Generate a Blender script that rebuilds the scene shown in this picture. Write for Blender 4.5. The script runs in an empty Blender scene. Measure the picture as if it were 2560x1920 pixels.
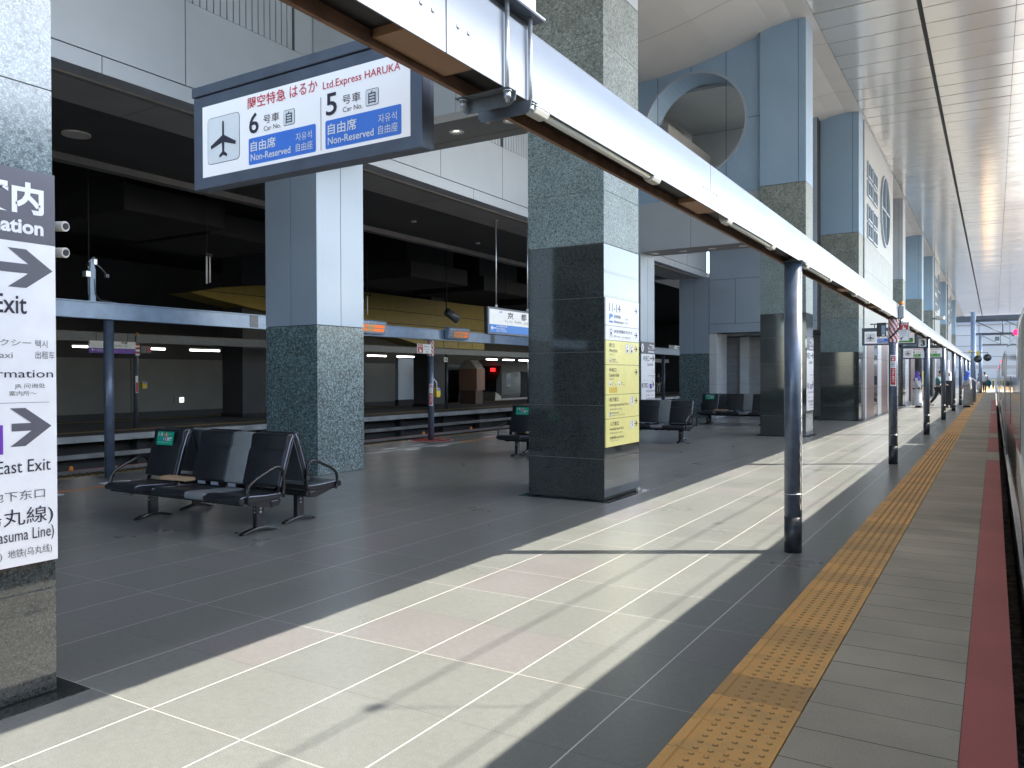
import bpy, bmesh, math, random
from mathutils import Vector, Matrix
random.seed(7)
SC = bpy.context.scene
COL = SC.collection
R = math.radians

# ------------------------------------------------------------------ camera, sky, sun, exposure
cam = bpy.data.objects.new('camera', bpy.data.cameras.new('camera'))
COL.objects.link(cam)
F, YAW, PITCH, ROLL, H = 1985.4, -0.545729, -0.0088645, -0.0037316, 1.485
fw = Vector((math.sin(YAW)*math.cos(PITCH), math.cos(YAW)*math.cos(PITCH), math.sin(PITCH)))
rt = Vector((math.cos(YAW), -math.sin(YAW), 0)); up = rt.cross(fw)
r2 = rt*math.cos(ROLL)+up*math.sin(ROLL); u2 = -rt*math.sin(ROLL)+up*math.cos(ROLL)
cam.matrix_world = Matrix(((r2.x, u2.x, -fw.x, 0), (r2.y, u2.y, -fw.y, 0), (r2.z, u2.z, -fw.z, H), (0, 0, 0, 1)))
cam.data.sensor_width = 36; cam.data.lens = 36*F/2560
cam.data.clip_start = 0.05; cam.data.clip_end = 2000
SC.camera = cam
SUN = Vector((2.17, 1.289, 2.44)).normalized()
W = bpy.data.worlds.new('World'); SC.world = W; W.use_nodes = True
nt = W.node_tree
sky = nt.nodes.new('ShaderNodeTexSky'); sky.sky_type = 'NISHITA'; sky.sun_disc = False
sky.sun_elevation = math.asin(SUN.z); sky.sun_rotation = math.atan2(SUN.x, SUN.y)
sky.air_density = 1.0; sky.dust_density = 1.2; sky.ozone_density = 1.0
bg = nt.nodes['Background']; bg.inputs['Strength'].default_value = 0.15
nt.links.new(sky.outputs[0], bg.inputs['Color'])
sun = bpy.data.objects.new('sun', bpy.data.lights.new('sun', 'SUN'))
COL.objects.link(sun)
sun.data.energy = 2.7; sun.data.angle = R(0.53); sun.data.color = (1.0, 0.92, 0.79)
sun.rotation_euler = SUN.to_track_quat('Z', 'Y').to_euler()
SC.view_settings.view_transform = 'Standard'; SC.view_settings.look = 'None'
SC.view_settings.exposure = 2.33; SC.view_settings.gamma = 1.0
SC.render.engine = 'CYCLES'
SC.cycles.use_denoising = True
SC.cycles.max_bounces = 10; SC.cycles.diffuse_bounces = 6; SC.cycles.glossy_bounces = 5
SC.cycles.sample_clamp_indirect = 8.0

# ------------------------------------------------------------------ materials
def nodes(name):
    m = bpy.data.materials.new(name); m.use_nodes = True
    t = m.node_tree; p = t.nodes['Principled BSDF']
    return m, t, p
def L(t, a, b): t.links.new(a, b)
def math_n(t, op, a, b=None, c=None):
    n = t.nodes.new('ShaderNodeMath'); n.operation = op
    for i, x in enumerate((a, b, c)):
        if x is None: continue
        if isinstance(x, (int, float)): n.inputs[i].default_value = x
        else: t.links.new(x, n.inputs[i])
    return n.outputs[0]
def mixc(t, f, a, b):
    n = t.nodes.new('ShaderNodeMix'); n.data_type = 'RGBA'
    for s, x in ((0, f), (6, a), (7, b)):
        if isinstance(x, (int, float)): n.inputs[s].default_value = x
        elif isinstance(x, tuple): n.inputs[s].default_value = (*x, 1)
        else: t.links.new(x, n.inputs[s])
    return n.outputs[2]
def coords(t, scale=(1, 1, 1)):
    g = t.nodes.new('ShaderNodeNewGeometry')
    mp = t.nodes.new('ShaderNodeMapping'); mp.inputs['Scale'].default_value = scale
    t.links.new(g.outputs['Position'], mp.inputs['Vector'])
    return mp.outputs[0]
def noise(t, vec, scale, detail=4, rough=.55):
    n = t.nodes.new('ShaderNodeTexNoise'); n.inputs['Scale'].default_value = scale
    n.inputs['Detail'].default_value = detail; n.inputs['Roughness'].default_value = rough
    t.links.new(vec, n.inputs['Vector'])
    return n.outputs['Fac']
def ramp(t, fac, a, b):
    n = t.nodes.new('ShaderNodeMapRange'); n.inputs[1].default_value = a; n.inputs[2].default_value = b
    t.links.new(fac, n.inputs[0]); return n.outputs[0]
def bump(t, p, h, strength, dist=.002):
    b = t.nodes.new('ShaderNodeBump'); b.inputs['Strength'].default_value = strength; b.inputs['Distance'].default_value = dist
    t.links.new(h, b.inputs['Height']); t.links.new(b.outputs[0], p.inputs['Normal'])
def dark(c, k): return tuple(x*k for x in c)

def pbr(name, col, rough=.5, metal=0.0, ior=1.5, var=.12, vs=3.0, bmp=0.0, bs=60, coat=0.0, stretch=(1, 1, 1), rvar=.0):
    m, t, p = nodes(name)
    p.inputs['Metallic'].default_value = metal; p.inputs['Roughness'].default_value = rough; p.inputs['IOR'].default_value = ior
    if coat: p.inputs['Coat Weight'].default_value = coat; p.inputs['Coat Roughness'].default_value = .05
    v = coords(t, stretch)
    n = noise(t, v, vs, 5)
    L(t, mixc(t, ramp(t, n, .3, .7), dark(col, 1-var), dark(col, 1+var)), p.inputs['Base Color'])
    if rvar: L(t, math_n(t, 'ADD', math_n(t, 'MULTIPLY', ramp(t, n, .3, .7), rvar), rough-rvar/2), p.inputs['Roughness'])
    if bmp: bump(t, p, noise(t, v, bs, 3), bmp)
    return m
def emit(name, col, s):
    m, t, p = nodes(name)
    p.inputs['Base Color'].default_value = (*dark(col, .8), 1)
    p.inputs['Emission Color'].default_value = (*col, 1); p.inputs['Emission Strength'].default_value = s
    return m
def flat(name, col, rough=.45, ior=1.5):
    return pbr(name, col, rough, var=.04, vs=8, ior=ior)

def speckle(name, base, lite, darkc, rough, ior, scale=130, bmp=0, amount=.5, patch=.1):
    """granite: crystals of three tones"""
    m, t, p = nodes(name)
    v = coords(t)
    vo = t.nodes.new('ShaderNodeTexVoronoi'); vo.inputs['Scale'].default_value = scale
    L(t, v, vo.inputs['Vector'])
    sep = t.nodes.new('ShaderNodeSeparateColor'); L(t, vo.outputs['Color'], sep.inputs[0])
    n2 = noise(t, v, scale*.35, 4)
    c = mixc(t, ramp(t, sep.outputs[0], .62-.25*amount, .95), base, lite)
    c = mixc(t, ramp(t, n2, .52, .66), c, darkc)
    big = noise(t, v, 2.3, 3)
    c2 = mixc(t, ramp(t, big, .35, .65), (1-patch,)*3, (1+patch,)*3)
    mm = t.nodes.new('ShaderNodeMix'); mm.data_type = 'RGBA'; mm.blend_type = 'MULTIPLY'; mm.inputs[0].default_value = 1
    L(t, c, mm.inputs[6]); L(t, c2, mm.inputs[7]); L(t, mm.outputs[2], p.inputs['Base Color'])
    p.inputs['Roughness'].default_value = rough; p.inputs['IOR'].default_value = ior
    if bmp: bump(t, p, math_n(t, 'ADD', sep.outputs[1], n2), bmp, .003)
    return m

def floor_tile_mat():
    m, t, p = nodes('floor_tile')
    g = t.nodes.new('ShaderNodeNewGeometry'); s = t.nodes.new('ShaderNodeSeparateXYZ'); L(t, g.outputs['Position'], s.inputs[0])
    ux = math_n(t, 'DIVIDE', math_n(t, 'ADD', s.outputs[0], 60+1.44), .6)
    uy = math_n(t, 'DIVIDE', math_n(t, 'ADD', s.outputs[1], 60-2.195), .6)
    def dist(u):
        f = math_n(t, 'FRACT', u); return math_n(t, 'MULTIPLY', math_n(t, 'MINIMUM', f, math_n(t, 'SUBTRACT', 1.0, f)), .6)
    cell = t.nodes.new('ShaderNodeCombineXYZ')
    L(t, math_n(t, 'FLOOR', ux), cell.inputs[0]); L(t, math_n(t, 'FLOOR', uy), cell.inputs[1])
    wn = t.nodes.new('ShaderNodeTexWhiteNoise'); wn.noise_dimensions = '3D'; L(t, cell.outputs[0], wn.inputs['Vector'])
    wr = t.nodes.new('ShaderNodeTexWhiteNoise'); wr.noise_dimensions = '1D'; L(t, math_n(t, 'ROUND', uy), wr.inputs['W'])
    v = coords(t)
    n1 = noise(t, v, 1.1, 5); n2 = noise(t, v, 170, 3, .75); n3 = noise(t, v, 26, 4)
    base = mixc(t, wn.outputs['Value'], (.182, .192, .184), (.204, .214, .204))
    pink = mixc(t, math_n(t, 'GREATER_THAN', wn.outputs['Value'], .86), base, (.200, .198, .197))
    c = mixc(t, ramp(t, n1, .3, .72), dark((.93, .93, .93), 1), (1.06, 1.06, 1.06))
    def mul(a, b):
        q = t.nodes.new('ShaderNodeMix'); q.data_type = 'RGBA'; q.blend_type = 'MULTIPLY'; q.inputs[0].default_value = 1
        L(t, a, q.inputs[6]); L(t, b, q.inputs[7]); return q.outputs[2]
    c = mul(pink, c)
    c = mul(c, mixc(t, ramp(t, n2, .3, .7), (.60, .60, .60), (1.40, 1.40, 1.40)))
    c = mul(c, mixc(t, ramp(t, n3, .25, .75), (.90, .90, .90), (1.10, 1.10, 1.10)))
    spot = math_n(t, 'GREATER_THAN', noise(t, v, 17, 2), .80)
    c = mixc(t, math_n(t, 'MULTIPLY', spot, .5), c, (.08, .08, .08))
    # long joints are pale, the short cross joints vary from pale to dark
    gx = math_n(t, 'LESS_THAN', dist(ux), .0034)
    gy = math_n(t, 'LESS_THAN', dist(uy), .0026)
    brk = ramp(t, noise(t, v, 1.7, 3), .22, .36)
    crosscol = mixc(t, math_n(t, 'MULTIPLY', math_n(t, 'GREATER_THAN', wr.outputs['Value'], .28), brk), (.13, .13, .125), (.48, .47, .44))
    gfac = ramp(t, noise(t, v, 2.6, 4), .26, .34)
    c = mixc(t, gy, c, crosscol)
    c = mixc(t, math_n(t, 'MULTIPLY', gx, math_n(t, 'ADD', math_n(t, 'MULTIPLY', gfac, .55), .45)), c, (.66, .65, .62))
    L(t, c, p.inputs['Base Color'])
    L(t, math_n(t, 'ADD', math_n(t, 'MULTIPLY', n1, .16), .22), p.inputs['Roughness'])
    p.inputs['IOR'].default_value = 1.58
    hgt = math_n(t, 'SUBTRACT', math_n(t, 'MULTIPLY', n2, .6), math_n(t, 'MULTIPLY', math_n(t, 'MAXIMUM', gx, gy), .6))
    bump(t, p, hgt, .16, .0012)
    return m
def concrete_mat(name, col, joint=None, rough=.75, dirt=.25):
    m, t, p = nodes(name)
    g = t.nodes.new('ShaderNodeNewGeometry'); s = t.nodes.new('ShaderNodeSeparateXYZ'); L(t, g.outputs['Position'], s.inputs[0])
    v = coords(t); n1 = noise(t, v, .9, 6); n2 = noise(t, v, 150, 3, .7)
    c = mixc(t, ramp(t, n1, .3, .7), dark(col, 1-dirt), dark(col, 1+dirt*.5))
    c = mixc(t, ramp(t, n2, .58, .8), c, dark(col, 1.7))
    c = mixc(t, ramp(t, n2, .42, .25), c, dark(col, .6))
    if joint:
        u = math_n(t, 'DIVIDE', math_n(t, 'ADD', s.outputs[1], 60-joint[1]), joint[0])
        f = math_n(t, 'FRACT', u); d = math_n(t, 'MULTIPLY', math_n(t, 'MINIMUM', f, math_n(t, 'SUBTRACT', 1.0, f)), joint[0])
        rw = t.nodes.new('ShaderNodeTexWhiteNoise'); rw.noise_dimensions = '1D'; L(t, math_n(t, 'ROUND', u), rw.inputs['W'])
        wdt = math_n(t, 'ADD', math_n(t, 'MULTIPLY', rw.outputs['Value'], .0025), .0012)
        slab = t.nodes.new('ShaderNodeTexWhiteNoise'); slab.noise_dimensions = '1D'; L(t, math_n(t, 'FLOOR', u), slab.inputs['W'])
        q = t.nodes.new('ShaderNodeMix'); q.data_type = 'RGBA'; q.blend_type = 'MULTIPLY'; q.inputs[0].default_value = 1
        L(t, c, q.inputs[6]); L(t, mixc(t, slab.outputs['Value'], (.9, .9, .9), (1.08, 1.08, 1.08)), q.inputs[7])
        c = mixc(t, math_n(t, 'LESS_THAN', d, wdt), q.outputs[2], (.035, .032, .03))
    L(t, c, p.inputs['Base Color']); p.inputs['Roughness'].default_value = rough
    bump(t, p, n2, .3, .0015)
    return m
def tactile_mat(name, col, y0=2.05*1.485, pitch=.302):
    m, t, p = nodes(name)
    g = t.nodes.new('ShaderNodeNewGeometry'); s = t.nodes.new('ShaderNodeSeparateXYZ'); L(t, g.outputs['Position'], s.inputs[0])
    u = math_n(t, 'DIVIDE', math_n(t, 'ADD', s.outputs[1], 60*pitch-y0), pitch)
    wn = t.nodes.new('ShaderNodeTexWhiteNoise'); wn.noise_dimensions = '1D'; L(t, math_n(t, 'FLOOR', u), wn.inputs['W'])
    v = coords(t); n1 = noise(t, v, 5, 6); n2 = noise(t, v, 120, 3)
    c = mixc(t, math_n(t, 'POWER', wn.outputs['Value'], 2.0), col, dark((col[0]*.9, col[1]*.95, col[2]*1.15), .72))
    c = mixc(t, math_n(t, 'MULTIPLY', ramp(t, n1, .5, .8), .55), c, (.40, .29, .16))
    c = mixc(t, ramp(t, n2, .62, .8), c, dark(col, .45))
    L(t, c, p.inputs['Base Color']); p.inputs['Roughness'].default_value = .55
    bump(t, p, n2, .12, .001)
    return m
def ceiling_mat():
    m, t, p = nodes('ceiling_metal')
    v = coords(t)
    n = noise(t, coords(t, (.55, 2.0, 1)), 1.0, 3)
    n2 = noise(t, coords(t, (.25, 14, 1)), 1.0, 2)
    L(t, mixc(t, ramp(t, noise(t, v, .5, 3), .3, .7), (.78, .735, .68), (.84, .80, .745)), p.inputs['Base Color'])
    p.inputs['Metallic'].default_value = .6; p.inputs['Roughness'].default_value = .14; p.inputs['IOR'].default_value = 1.6
    bump(t, p, math_n(t, 'ADD', n, math_n(t, 'MULTIPLY', n2, .5)), .22, .03)
    return m

M = {}
M['floor'] = floor_tile_mat()
M['slab'] = concrete_mat('slab_concrete', (.50, .455, .38), (.302, 2.08*1.485))
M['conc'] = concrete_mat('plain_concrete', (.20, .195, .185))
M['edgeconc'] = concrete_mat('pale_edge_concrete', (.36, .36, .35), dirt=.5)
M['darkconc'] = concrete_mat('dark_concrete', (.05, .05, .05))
M['oppfloor'] = concrete_mat('opposite_floor', (.10, .10, .10))
M['ballast'] = speckle('ballast', (.05, .047, .043), (.12, .11, .10), (.02, .02, .02), .9, 1.4, 22, .8)
M['ballastl'] = speckle('pale_ballast', (.22, .20, .18), (.34, .32, .30), (.10, .09, .08), .9, 1.4, 22, .8)
M['ground'] = concrete_mat('outdoor_ground', (.30, .285, .26))
M['red'] = concrete_mat('red_paint', (.52, .14, .135), dirt=.15, rough=.6)
M['tact'] = tactile_mat('tactile_yellow', (.86, .49, .17))
M['tactdirt'] = pbr('tactile_dirt', (.36, .20, .075), .7, var=.3, vs=30)  # dot sides: dirt rings, darkened further to paint in their shading
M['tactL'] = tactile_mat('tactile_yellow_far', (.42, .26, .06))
M['polish'] = speckle('polished_granite', (.035, .040, .039), (.075, .085, .082), (.014, .016, .016), .05, 1.8, 190, amount=.3)
M['rough'] = speckle('flamed_granite', (.125, .165, .168), (.34, .41, .41), (.05, .072, .075), .5, 1.5, 150, .3, amount=.7)
M['satin'] = speckle('satin_granite', (.13, .17, .172), (.32, .38, .38), (.06, .08, .083), .13, 1.85, 150, 0, amount=.65)
M['olive'] = speckle('olive_granite', (.17, .185, .165), (.30, .33, .30), (.09, .10, .088), .42, 1.5, 60, .35, amount=.5, patch=.16)  # same granite; olive cast of reflected light put into the colour
M['green'] = speckle('green_granite', (.075, .108, .106), (.27, .37, .385), (.022, .036, .037), .34, 1.6, 60, .15, amount=.5)
M['palegran'] = speckle('pale_granite', (.26, .275, .27), (.36, .375, .37), (.19, .20, .195), .35, 1.5, 60, .1, patch=.08)
M['mortar'] = flat('mortar', (.15, .16, .16), .8)
M['grey'] = pbr('grey_panel', (.36, .39, .425), .38, .15, var=.05, vs=1.2, rvar=.1)
M['bluegrey'] = pbr('bluegrey_panel', (.34, .40, .48), .38, .2, var=.05, vs=1.2, rvar=.1)
M['blue'] = pbr('blue_panel', (.27, .385, .51), .36, .2, var=.06, vs=1.0, rvar=.1)
M['white'] = pbr('white_panel', (.36, .375, .385), .4, .1, var=.04, vs=1.5)
M['gap'] = flat('joint_shadow_gap', (.03, .033, .038), .8)
M['vault'] = pbr('vault_panel', (.60, .575, .54), .45, .1, var=.05, vs=.7)
M['ceil'] = ceiling_mat()
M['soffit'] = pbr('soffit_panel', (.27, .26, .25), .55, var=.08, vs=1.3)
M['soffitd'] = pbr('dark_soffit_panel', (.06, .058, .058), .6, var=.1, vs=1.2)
M['lip'] = pbr('soffit_lip', (.16, .155, .15), .6, var=.12)
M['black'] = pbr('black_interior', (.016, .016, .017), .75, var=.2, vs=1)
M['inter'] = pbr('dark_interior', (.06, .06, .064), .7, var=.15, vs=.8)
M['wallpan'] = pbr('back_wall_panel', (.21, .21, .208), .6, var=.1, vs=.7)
M['yellow'] = pbr('yellow_wall', (.33, .245, .03), .5, var=.08)
M['beamw'] = pbr('white_beam_paint', (.235, .255, .28), .34, .1, var=.04, vs=4, rvar=.12)
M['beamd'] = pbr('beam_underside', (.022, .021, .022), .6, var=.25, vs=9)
M['brown'] = pbr('brown_plate', (.30, .165, .085), .55, var=.1)
M['rust'] = pbr('rusty_rim', (.20, .10, .055), .6, var=.3, vs=14)
M['pole'] = pbr('pole_paint', (.095, .12, .165), .30, .2, var=.2, vs=9, bmp=.06, bs=30, coat=.15)
M['polebase'] = pbr('pole_base_paint', (.035, .04, .05), .4, .2, var=.4, vs=14, bmp=.2, bs=40)
M['steelb'] = pbr('bluegrey_steel', (.25, .325, .44), .4, .2, var=.12, vs=5)
M['clamp'] = pbr('dark_grey_paint', (.10, .11, .125), .42, .2, var=.15, vs=10)
M['zinc'] = pbr('galvanised_steel', (.52, .55, .58), .35, .75, var=.15, vs=20)
M['diff'] = pbr('lamp_diffuser', (.56, .53, .44), .35, var=.06)
M['lampbody'] = pbr('cream_lamp_body', (.52, .50, .44), .4, var=.05)
M['signgrey'] = pbr('sign_frame_paint', (.075, .088, .12), .38, .2, var=.18, vs=7)
M['panel_lit'] = emit('backlit_sign_panel', (.92, .92, .95), .05)
M['signblack'] = flat('sign_black', (.018, .018, .024), .4)
M['signwhite'] = flat('sign_white', (.80, .80, .81), .35)
M['signyellow'] = flat('sign_yellow', (.80, .74, .28), .35)
M['gold'] = flat('sign_gold', (.68, .50, .08), .4)
M['ink'] = flat('ink_dark', (.022, .016, .035), .45)
M['inkgrey'] = flat('ink_grey', (.15, .15, .15), .45)
M['hdr'] = flat('sign_header', (.105, .105, .125), .4)
M['redink'] = flat('ink_red', (.52, .018, .05), .45)
M['blueink'] = flat('ink_blue', (.05, .19, .68), .4)
M['blueband'] = flat('station_blue', (.0, .18, .62), .4)
M['purple'] = flat('sign_purple', (.16, .04, .42), .4)
M['greenink'] = flat('ink_green', (.09, .42, .03), .4)
M['prio'] = flat('priority_green', (.0, .33, .20), .4)
M['orange'] = flat('orange_plastic', (.75, .26, .02), .4)
M['leather'] = pbr('black_leather', (.017, .018, .022), .34, var=.2, vs=18, bmp=.12, bs=220, rvar=.1)
M['leatherg'] = pbr('grey_leather', (.19, .20, .205), .42, var=.08, vs=14, bmp=.1, bs=220)
M['blackmetal'] = pbr('black_metal', (.016, .016, .018), .22, .3, var=.2, coat=.5)
M['shell'] = pbr('seat_shell', (.11, .125, .14), .4, .3, var=.1)
M['piping'] = pbr('seat_edge', (.30, .33, .40), .25, .2, var=.1)
M['wood'] = pbr('wood_board', (.52, .33, .19), .55, var=.16, vs=3, stretch=(2, 22, 22))
M['trainw'] = pbr('train_white', (.60, .61, .60), .035, .0, ior=2.0, var=.03, vs=3)
M['trains'] = pbr('train_skirt', (.42, .38, .37), .35, var=.08, vs=6)
M['glass'] = pbr('dark_glass', (.012, .014, .016), .04, ior=1.9, var=.02)
M['glassb'] = pbr('blue_glass', (.045, .085, .11), .08, ior=1.8, var=.1)
M['rail'] = pbr('rail_steel', (.16, .12, .10), .4, .8, var=.2)
M['stone'] = pbr('pale_marble', (.60, .60, .60), .3, var=.07, vs=2.0, stretch=(1, 1, 3))
M['stoneg'] = pbr('grey_marble', (.34, .33, .33), .3, var=.1, vs=2.0, stretch=(1, 1, 3))
M['brownp'] = pbr('brown_panel', (.20, .135, .12), .35, .2, var=.1)
M['facade'] = pbr('facade_panel', (.46, .46, .47), .5, var=.06, vs=.3)
M['facadeg'] = pbr('facade_shadow_panel', (.33, .33, .35), .5, var=.06, vs=.3)
M['tube'] = emit('tube_light', (1, .97, .98), 4)
M['down'] = emit('downlight_bulb', (1, .88, .66), 3.0)
M['led'] = emit('led_orange', (1, .20, .05), .10)
M['leda'] = emit('led_amber', (.75, .42, .18), .022)
M['redlamp'] = emit('red_side_lamp', (1, .015, .10), .8)
M['sig'] = emit('red_train_light', (1, .02, .02), .9)
M['exitlit'] = emit('lit_exit_sign', (.95, 1, .9), .3)
M['opptrain'] = pbr('opposite_train_body', (.36, .35, .31), .35, .3, var=.06)
M['skin'] = flat('skin', (.42, .25, .17), .5)
M['hair'] = flat('hair', (.02, .017, .015), .5)
for nm, c in dict(purplecloth=(.12, .08, .42), palecloth=(.55, .57, .60), tealcloth=(.06, .14, .16), darkcloth=(.03, .033, .04), whitecloth=(.72, .72, .72), bluecloth=(.05, .13, .55), greycloth=(.36, .36, .36), browncloth=(.10, .055, .04), bagteal=(.0, .14, .16), redcloth=(.4, .02, .05), pinkcloth=(.6, .25, .3), khaki=(.35, .33, .29)).items():
    M[nm] = pbr(nm, c, .8, var=.2, vs=14)
M['stripered'] = flat('stripe_red', (.50, .04, .045), .45)

# ------------------------------------------------------------------ mesh helpers
def wloc(o):
    w = Vector((0, 0, 0))
    while o: w = w+Vector(o.location); o = o.parent
    return w
class MB:
    def __init__(s, *mats): s.v = []; s.f = []; s.m = []; s.sm = []; s.mats = list(mats)
    def face(s, pts, m=0, smooth=False):
        i = len(s.v); s.v += [tuple(p) for p in pts]; s.f.append(tuple(range(i, i+len(pts)))); s.m.append(m); s.sm.append(smooth)
    def box(s, x0, x1, y0, y1, z0, z1, m=0):
        i = len(s.v); s.v += [(x, y, z) for z in (z0, z1) for y in (y0, y1) for x in (x0, x1)]
        for q in ((0, 2, 3, 1), (4, 5, 7, 6), (0, 1, 5, 4), (2, 6, 7, 3), (0, 4, 6, 2), (1, 3, 7, 5)):
            s.f.append(tuple(i+k for k in q)); s.m.append(m); s.sm.append(False)
        return s
    def prism(s, pts, off, m=0, smooth=False):
        """pts: 3-D outline, extruded by the vector off"""
        n = len(pts); i = len(s.v); off = Vector(off)
        s.v += [tuple(p) for p in pts]+[tuple(Vector(p)+off) for p in pts]
        s.f.append(tuple(range(i+n-1, i-1, -1))); s.f.append(tuple(range(i+n, i+2*n))); s.m += [m, m]; s.sm += [False, False]
        for k in range(n):
            a, b = k, (k+1) % n
            s.f.append((i+a, i+b, i+n+b, i+n+a)); s.m.append(m); s.sm.append(smooth)
        return s
    def cyl(s, p0, p1, r0, r1=None, seg=14, m=0, cap=True):
        r1 = r0 if r1 is None else r1
        p0, p1 = Vector(p0), Vector(p1); d = (p1-p0).normalized()
        a = d.orthogonal().normalized(); b = d.cross(a)
        i = len(s.v)
        for p, r in ((p0, r0), (p1, r1)):
            for k in range(seg):
                t = 2*math.pi*k/seg; s.v.append(tuple(p+a*math.cos(t)*r+b*math.sin(t)*r))
        for k in range(seg):
            n = (k+1) % seg
            s.f.append((i+k, i+n, i+seg+n, i+seg+k)); s.m.append(m); s.sm.append(True)
        if cap:
            s.f.append(tuple(range(i+seg-1, i-1, -1))); s.f.append(tuple(range(i+seg, i+2*seg))); s.m += [m, m]; s.sm += [False, False]
        return s
    def tube(s, path, r, seg=8, m=0):
        P = [Vector(p) for p in path]; i = len(s.v); prev = None
        for k, p in enumerate(P):
            d = (P[min(k+1, len(P)-1)]-P[max(k-1, 0)]).normalized()
            a = (prev-d*prev.dot(d)).normalized() if prev is not None and (prev-d*prev.dot(d)).length > 1e-5 else d.orthogonal().normalized()
            prev = a; b = d.cross(a)
            rr = r[k] if isinstance(r, (list, tuple)) else r
            for q in range(seg):
                t = 2*math.pi*q/seg; s.v.append(tuple(p+a*math.cos(t)*rr+b*math.sin(t)*rr))
        for k in range(len(P)-1):
            for q in range(seg):
                n = (q+1) % seg
                s.f.append((i+k*seg+q, i+k*seg+n, i+(k+1)*seg+n, i+(k+1)*seg+q)); s.m.append(m); s.sm.append(True)
        s.f.append(tuple(range(i+seg-1, i-1, -1))); e = i+(len(P)-1)*seg; s.f.append(tuple(range(e, e+seg))); s.m += [m, m]; s.sm += [False, False]
        return s
    def dome(s, c, r, h, seg=12, rings=4, m=0, axis=(0, 0, 1)):
        d = Vector(axis).normalized(); a = d.orthogonal().normalized(); b = d.cross(a); c = Vector(c); i = len(s.v)
        for k in range(rings):
            t = (math.pi/2)*k/rings
            for q in range(seg):
                f = 2*math.pi*q/seg
                s.v.append(tuple(c+(a*math.cos(f)+b*math.sin(f))*r*math.cos(t)+d*h*math.sin(t)))
        s.v.append(tuple(c+d*h)); top = len(s.v)-1
        for k in range(rings-1):
            for q in range(seg):
                n = (q+1) % seg
                s.f.append((i+k*seg+q, i+k*seg+n, i+(k+1)*seg+n, i+(k+1)*seg+q)); s.m.append(m); s.sm.append(True)
        for q in range(seg):
            s.f.append((i+(rings-1)*seg+q, i+(rings-1)*seg+(q+1) % seg, top)); s.m.append(m); s.sm.append(True)
        s.f.append(tuple(range(i+seg-1, i-1, -1))); s.m.append(m); s.sm.append(False)
        return s
    def ball(s, c, r, m=0, sc=(1, 1, 1), seg=14, rings=9):
        i = len(s.v); c = Vector(c)
        for k in range(rings+1):
            t = math.pi*k/rings
            for q in range(seg):
                f = 2*math.pi*q/seg
                s.v.append((c.x+r*sc[0]*math.sin(t)*math.cos(f), c.y+r*sc[1]*math.sin(t)*math.sin(f), c.z+r*sc[2]*math.cos(t)))
        for k in range(rings):
            for q in range(seg):
                n = (q+1) % seg
                s.f.append((i+k*seg+q, i+(k+1)*seg+q, i+(k+1)*seg+n, i+k*seg+n)); s.m.append(m); s.sm.append(True)
        return s
    def build(s, name, parent=None, bevel=0, seg=2, kind=None):
        me = bpy.data.meshes.new(name); w = wloc(parent)
        me.from_pydata([(x-w.x, y-w.y, z-w.z) for x, y, z in s.v], [], s.f)
        for mt in s.mats: me.materials.append(mt)
        me.polygons.foreach_set('material_index', s.m); me.polygons.foreach_set('use_smooth', s.sm)
        bm = bmesh.new(); bm.from_mesh(me)
        if bevel: bmesh.ops.remove_doubles(bm, verts=bm.verts, dist=1e-5)
        bmesh.ops.recalc_face_normals(bm, faces=bm.faces); bm.to_mesh(me); bm.free()
        o = bpy.data.objects.new(name, me); COL.objects.link(o)
        if parent: o.parent = parent
        if bevel:
            b = o.modifiers.new('edge', 'BEVEL'); b.width = bevel; b.segments = seg; b.limit_method = 'ANGLE'; b.angle_limit = R(40)
        if kind: o['kind'] = kind
        return o
def thing(name, label, cat, loc=(0, 0, 0), rz=0, group=None):
    o = bpy.data.objects.new(name, None); COL.objects.link(o); o.empty_display_size = .1
    o.location = loc; o.rotation_euler = (0, 0, rz); o['label'] = label; o['category'] = cat
    if group: o['group'] = group
    return o
def tag(o, label, cat, group=None):
    o['label'] = label; o['category'] = cat
    if group: o['group'] = group
    return o
def copy_tree(o, parent=None):
    c = o.copy(); COL.objects.link(c)
    if parent: c.parent = parent
    for ch in list(o.children): copy_tree(ch, c)
    return c
def dup(o, loc, label, rz=None, group=None):
    c = copy_tree(o); c.location = loc; c['label'] = label
    if rz is not None: c.rotation_euler = (0, 0, rz)
    if group: c['group'] = group
    return c

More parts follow.
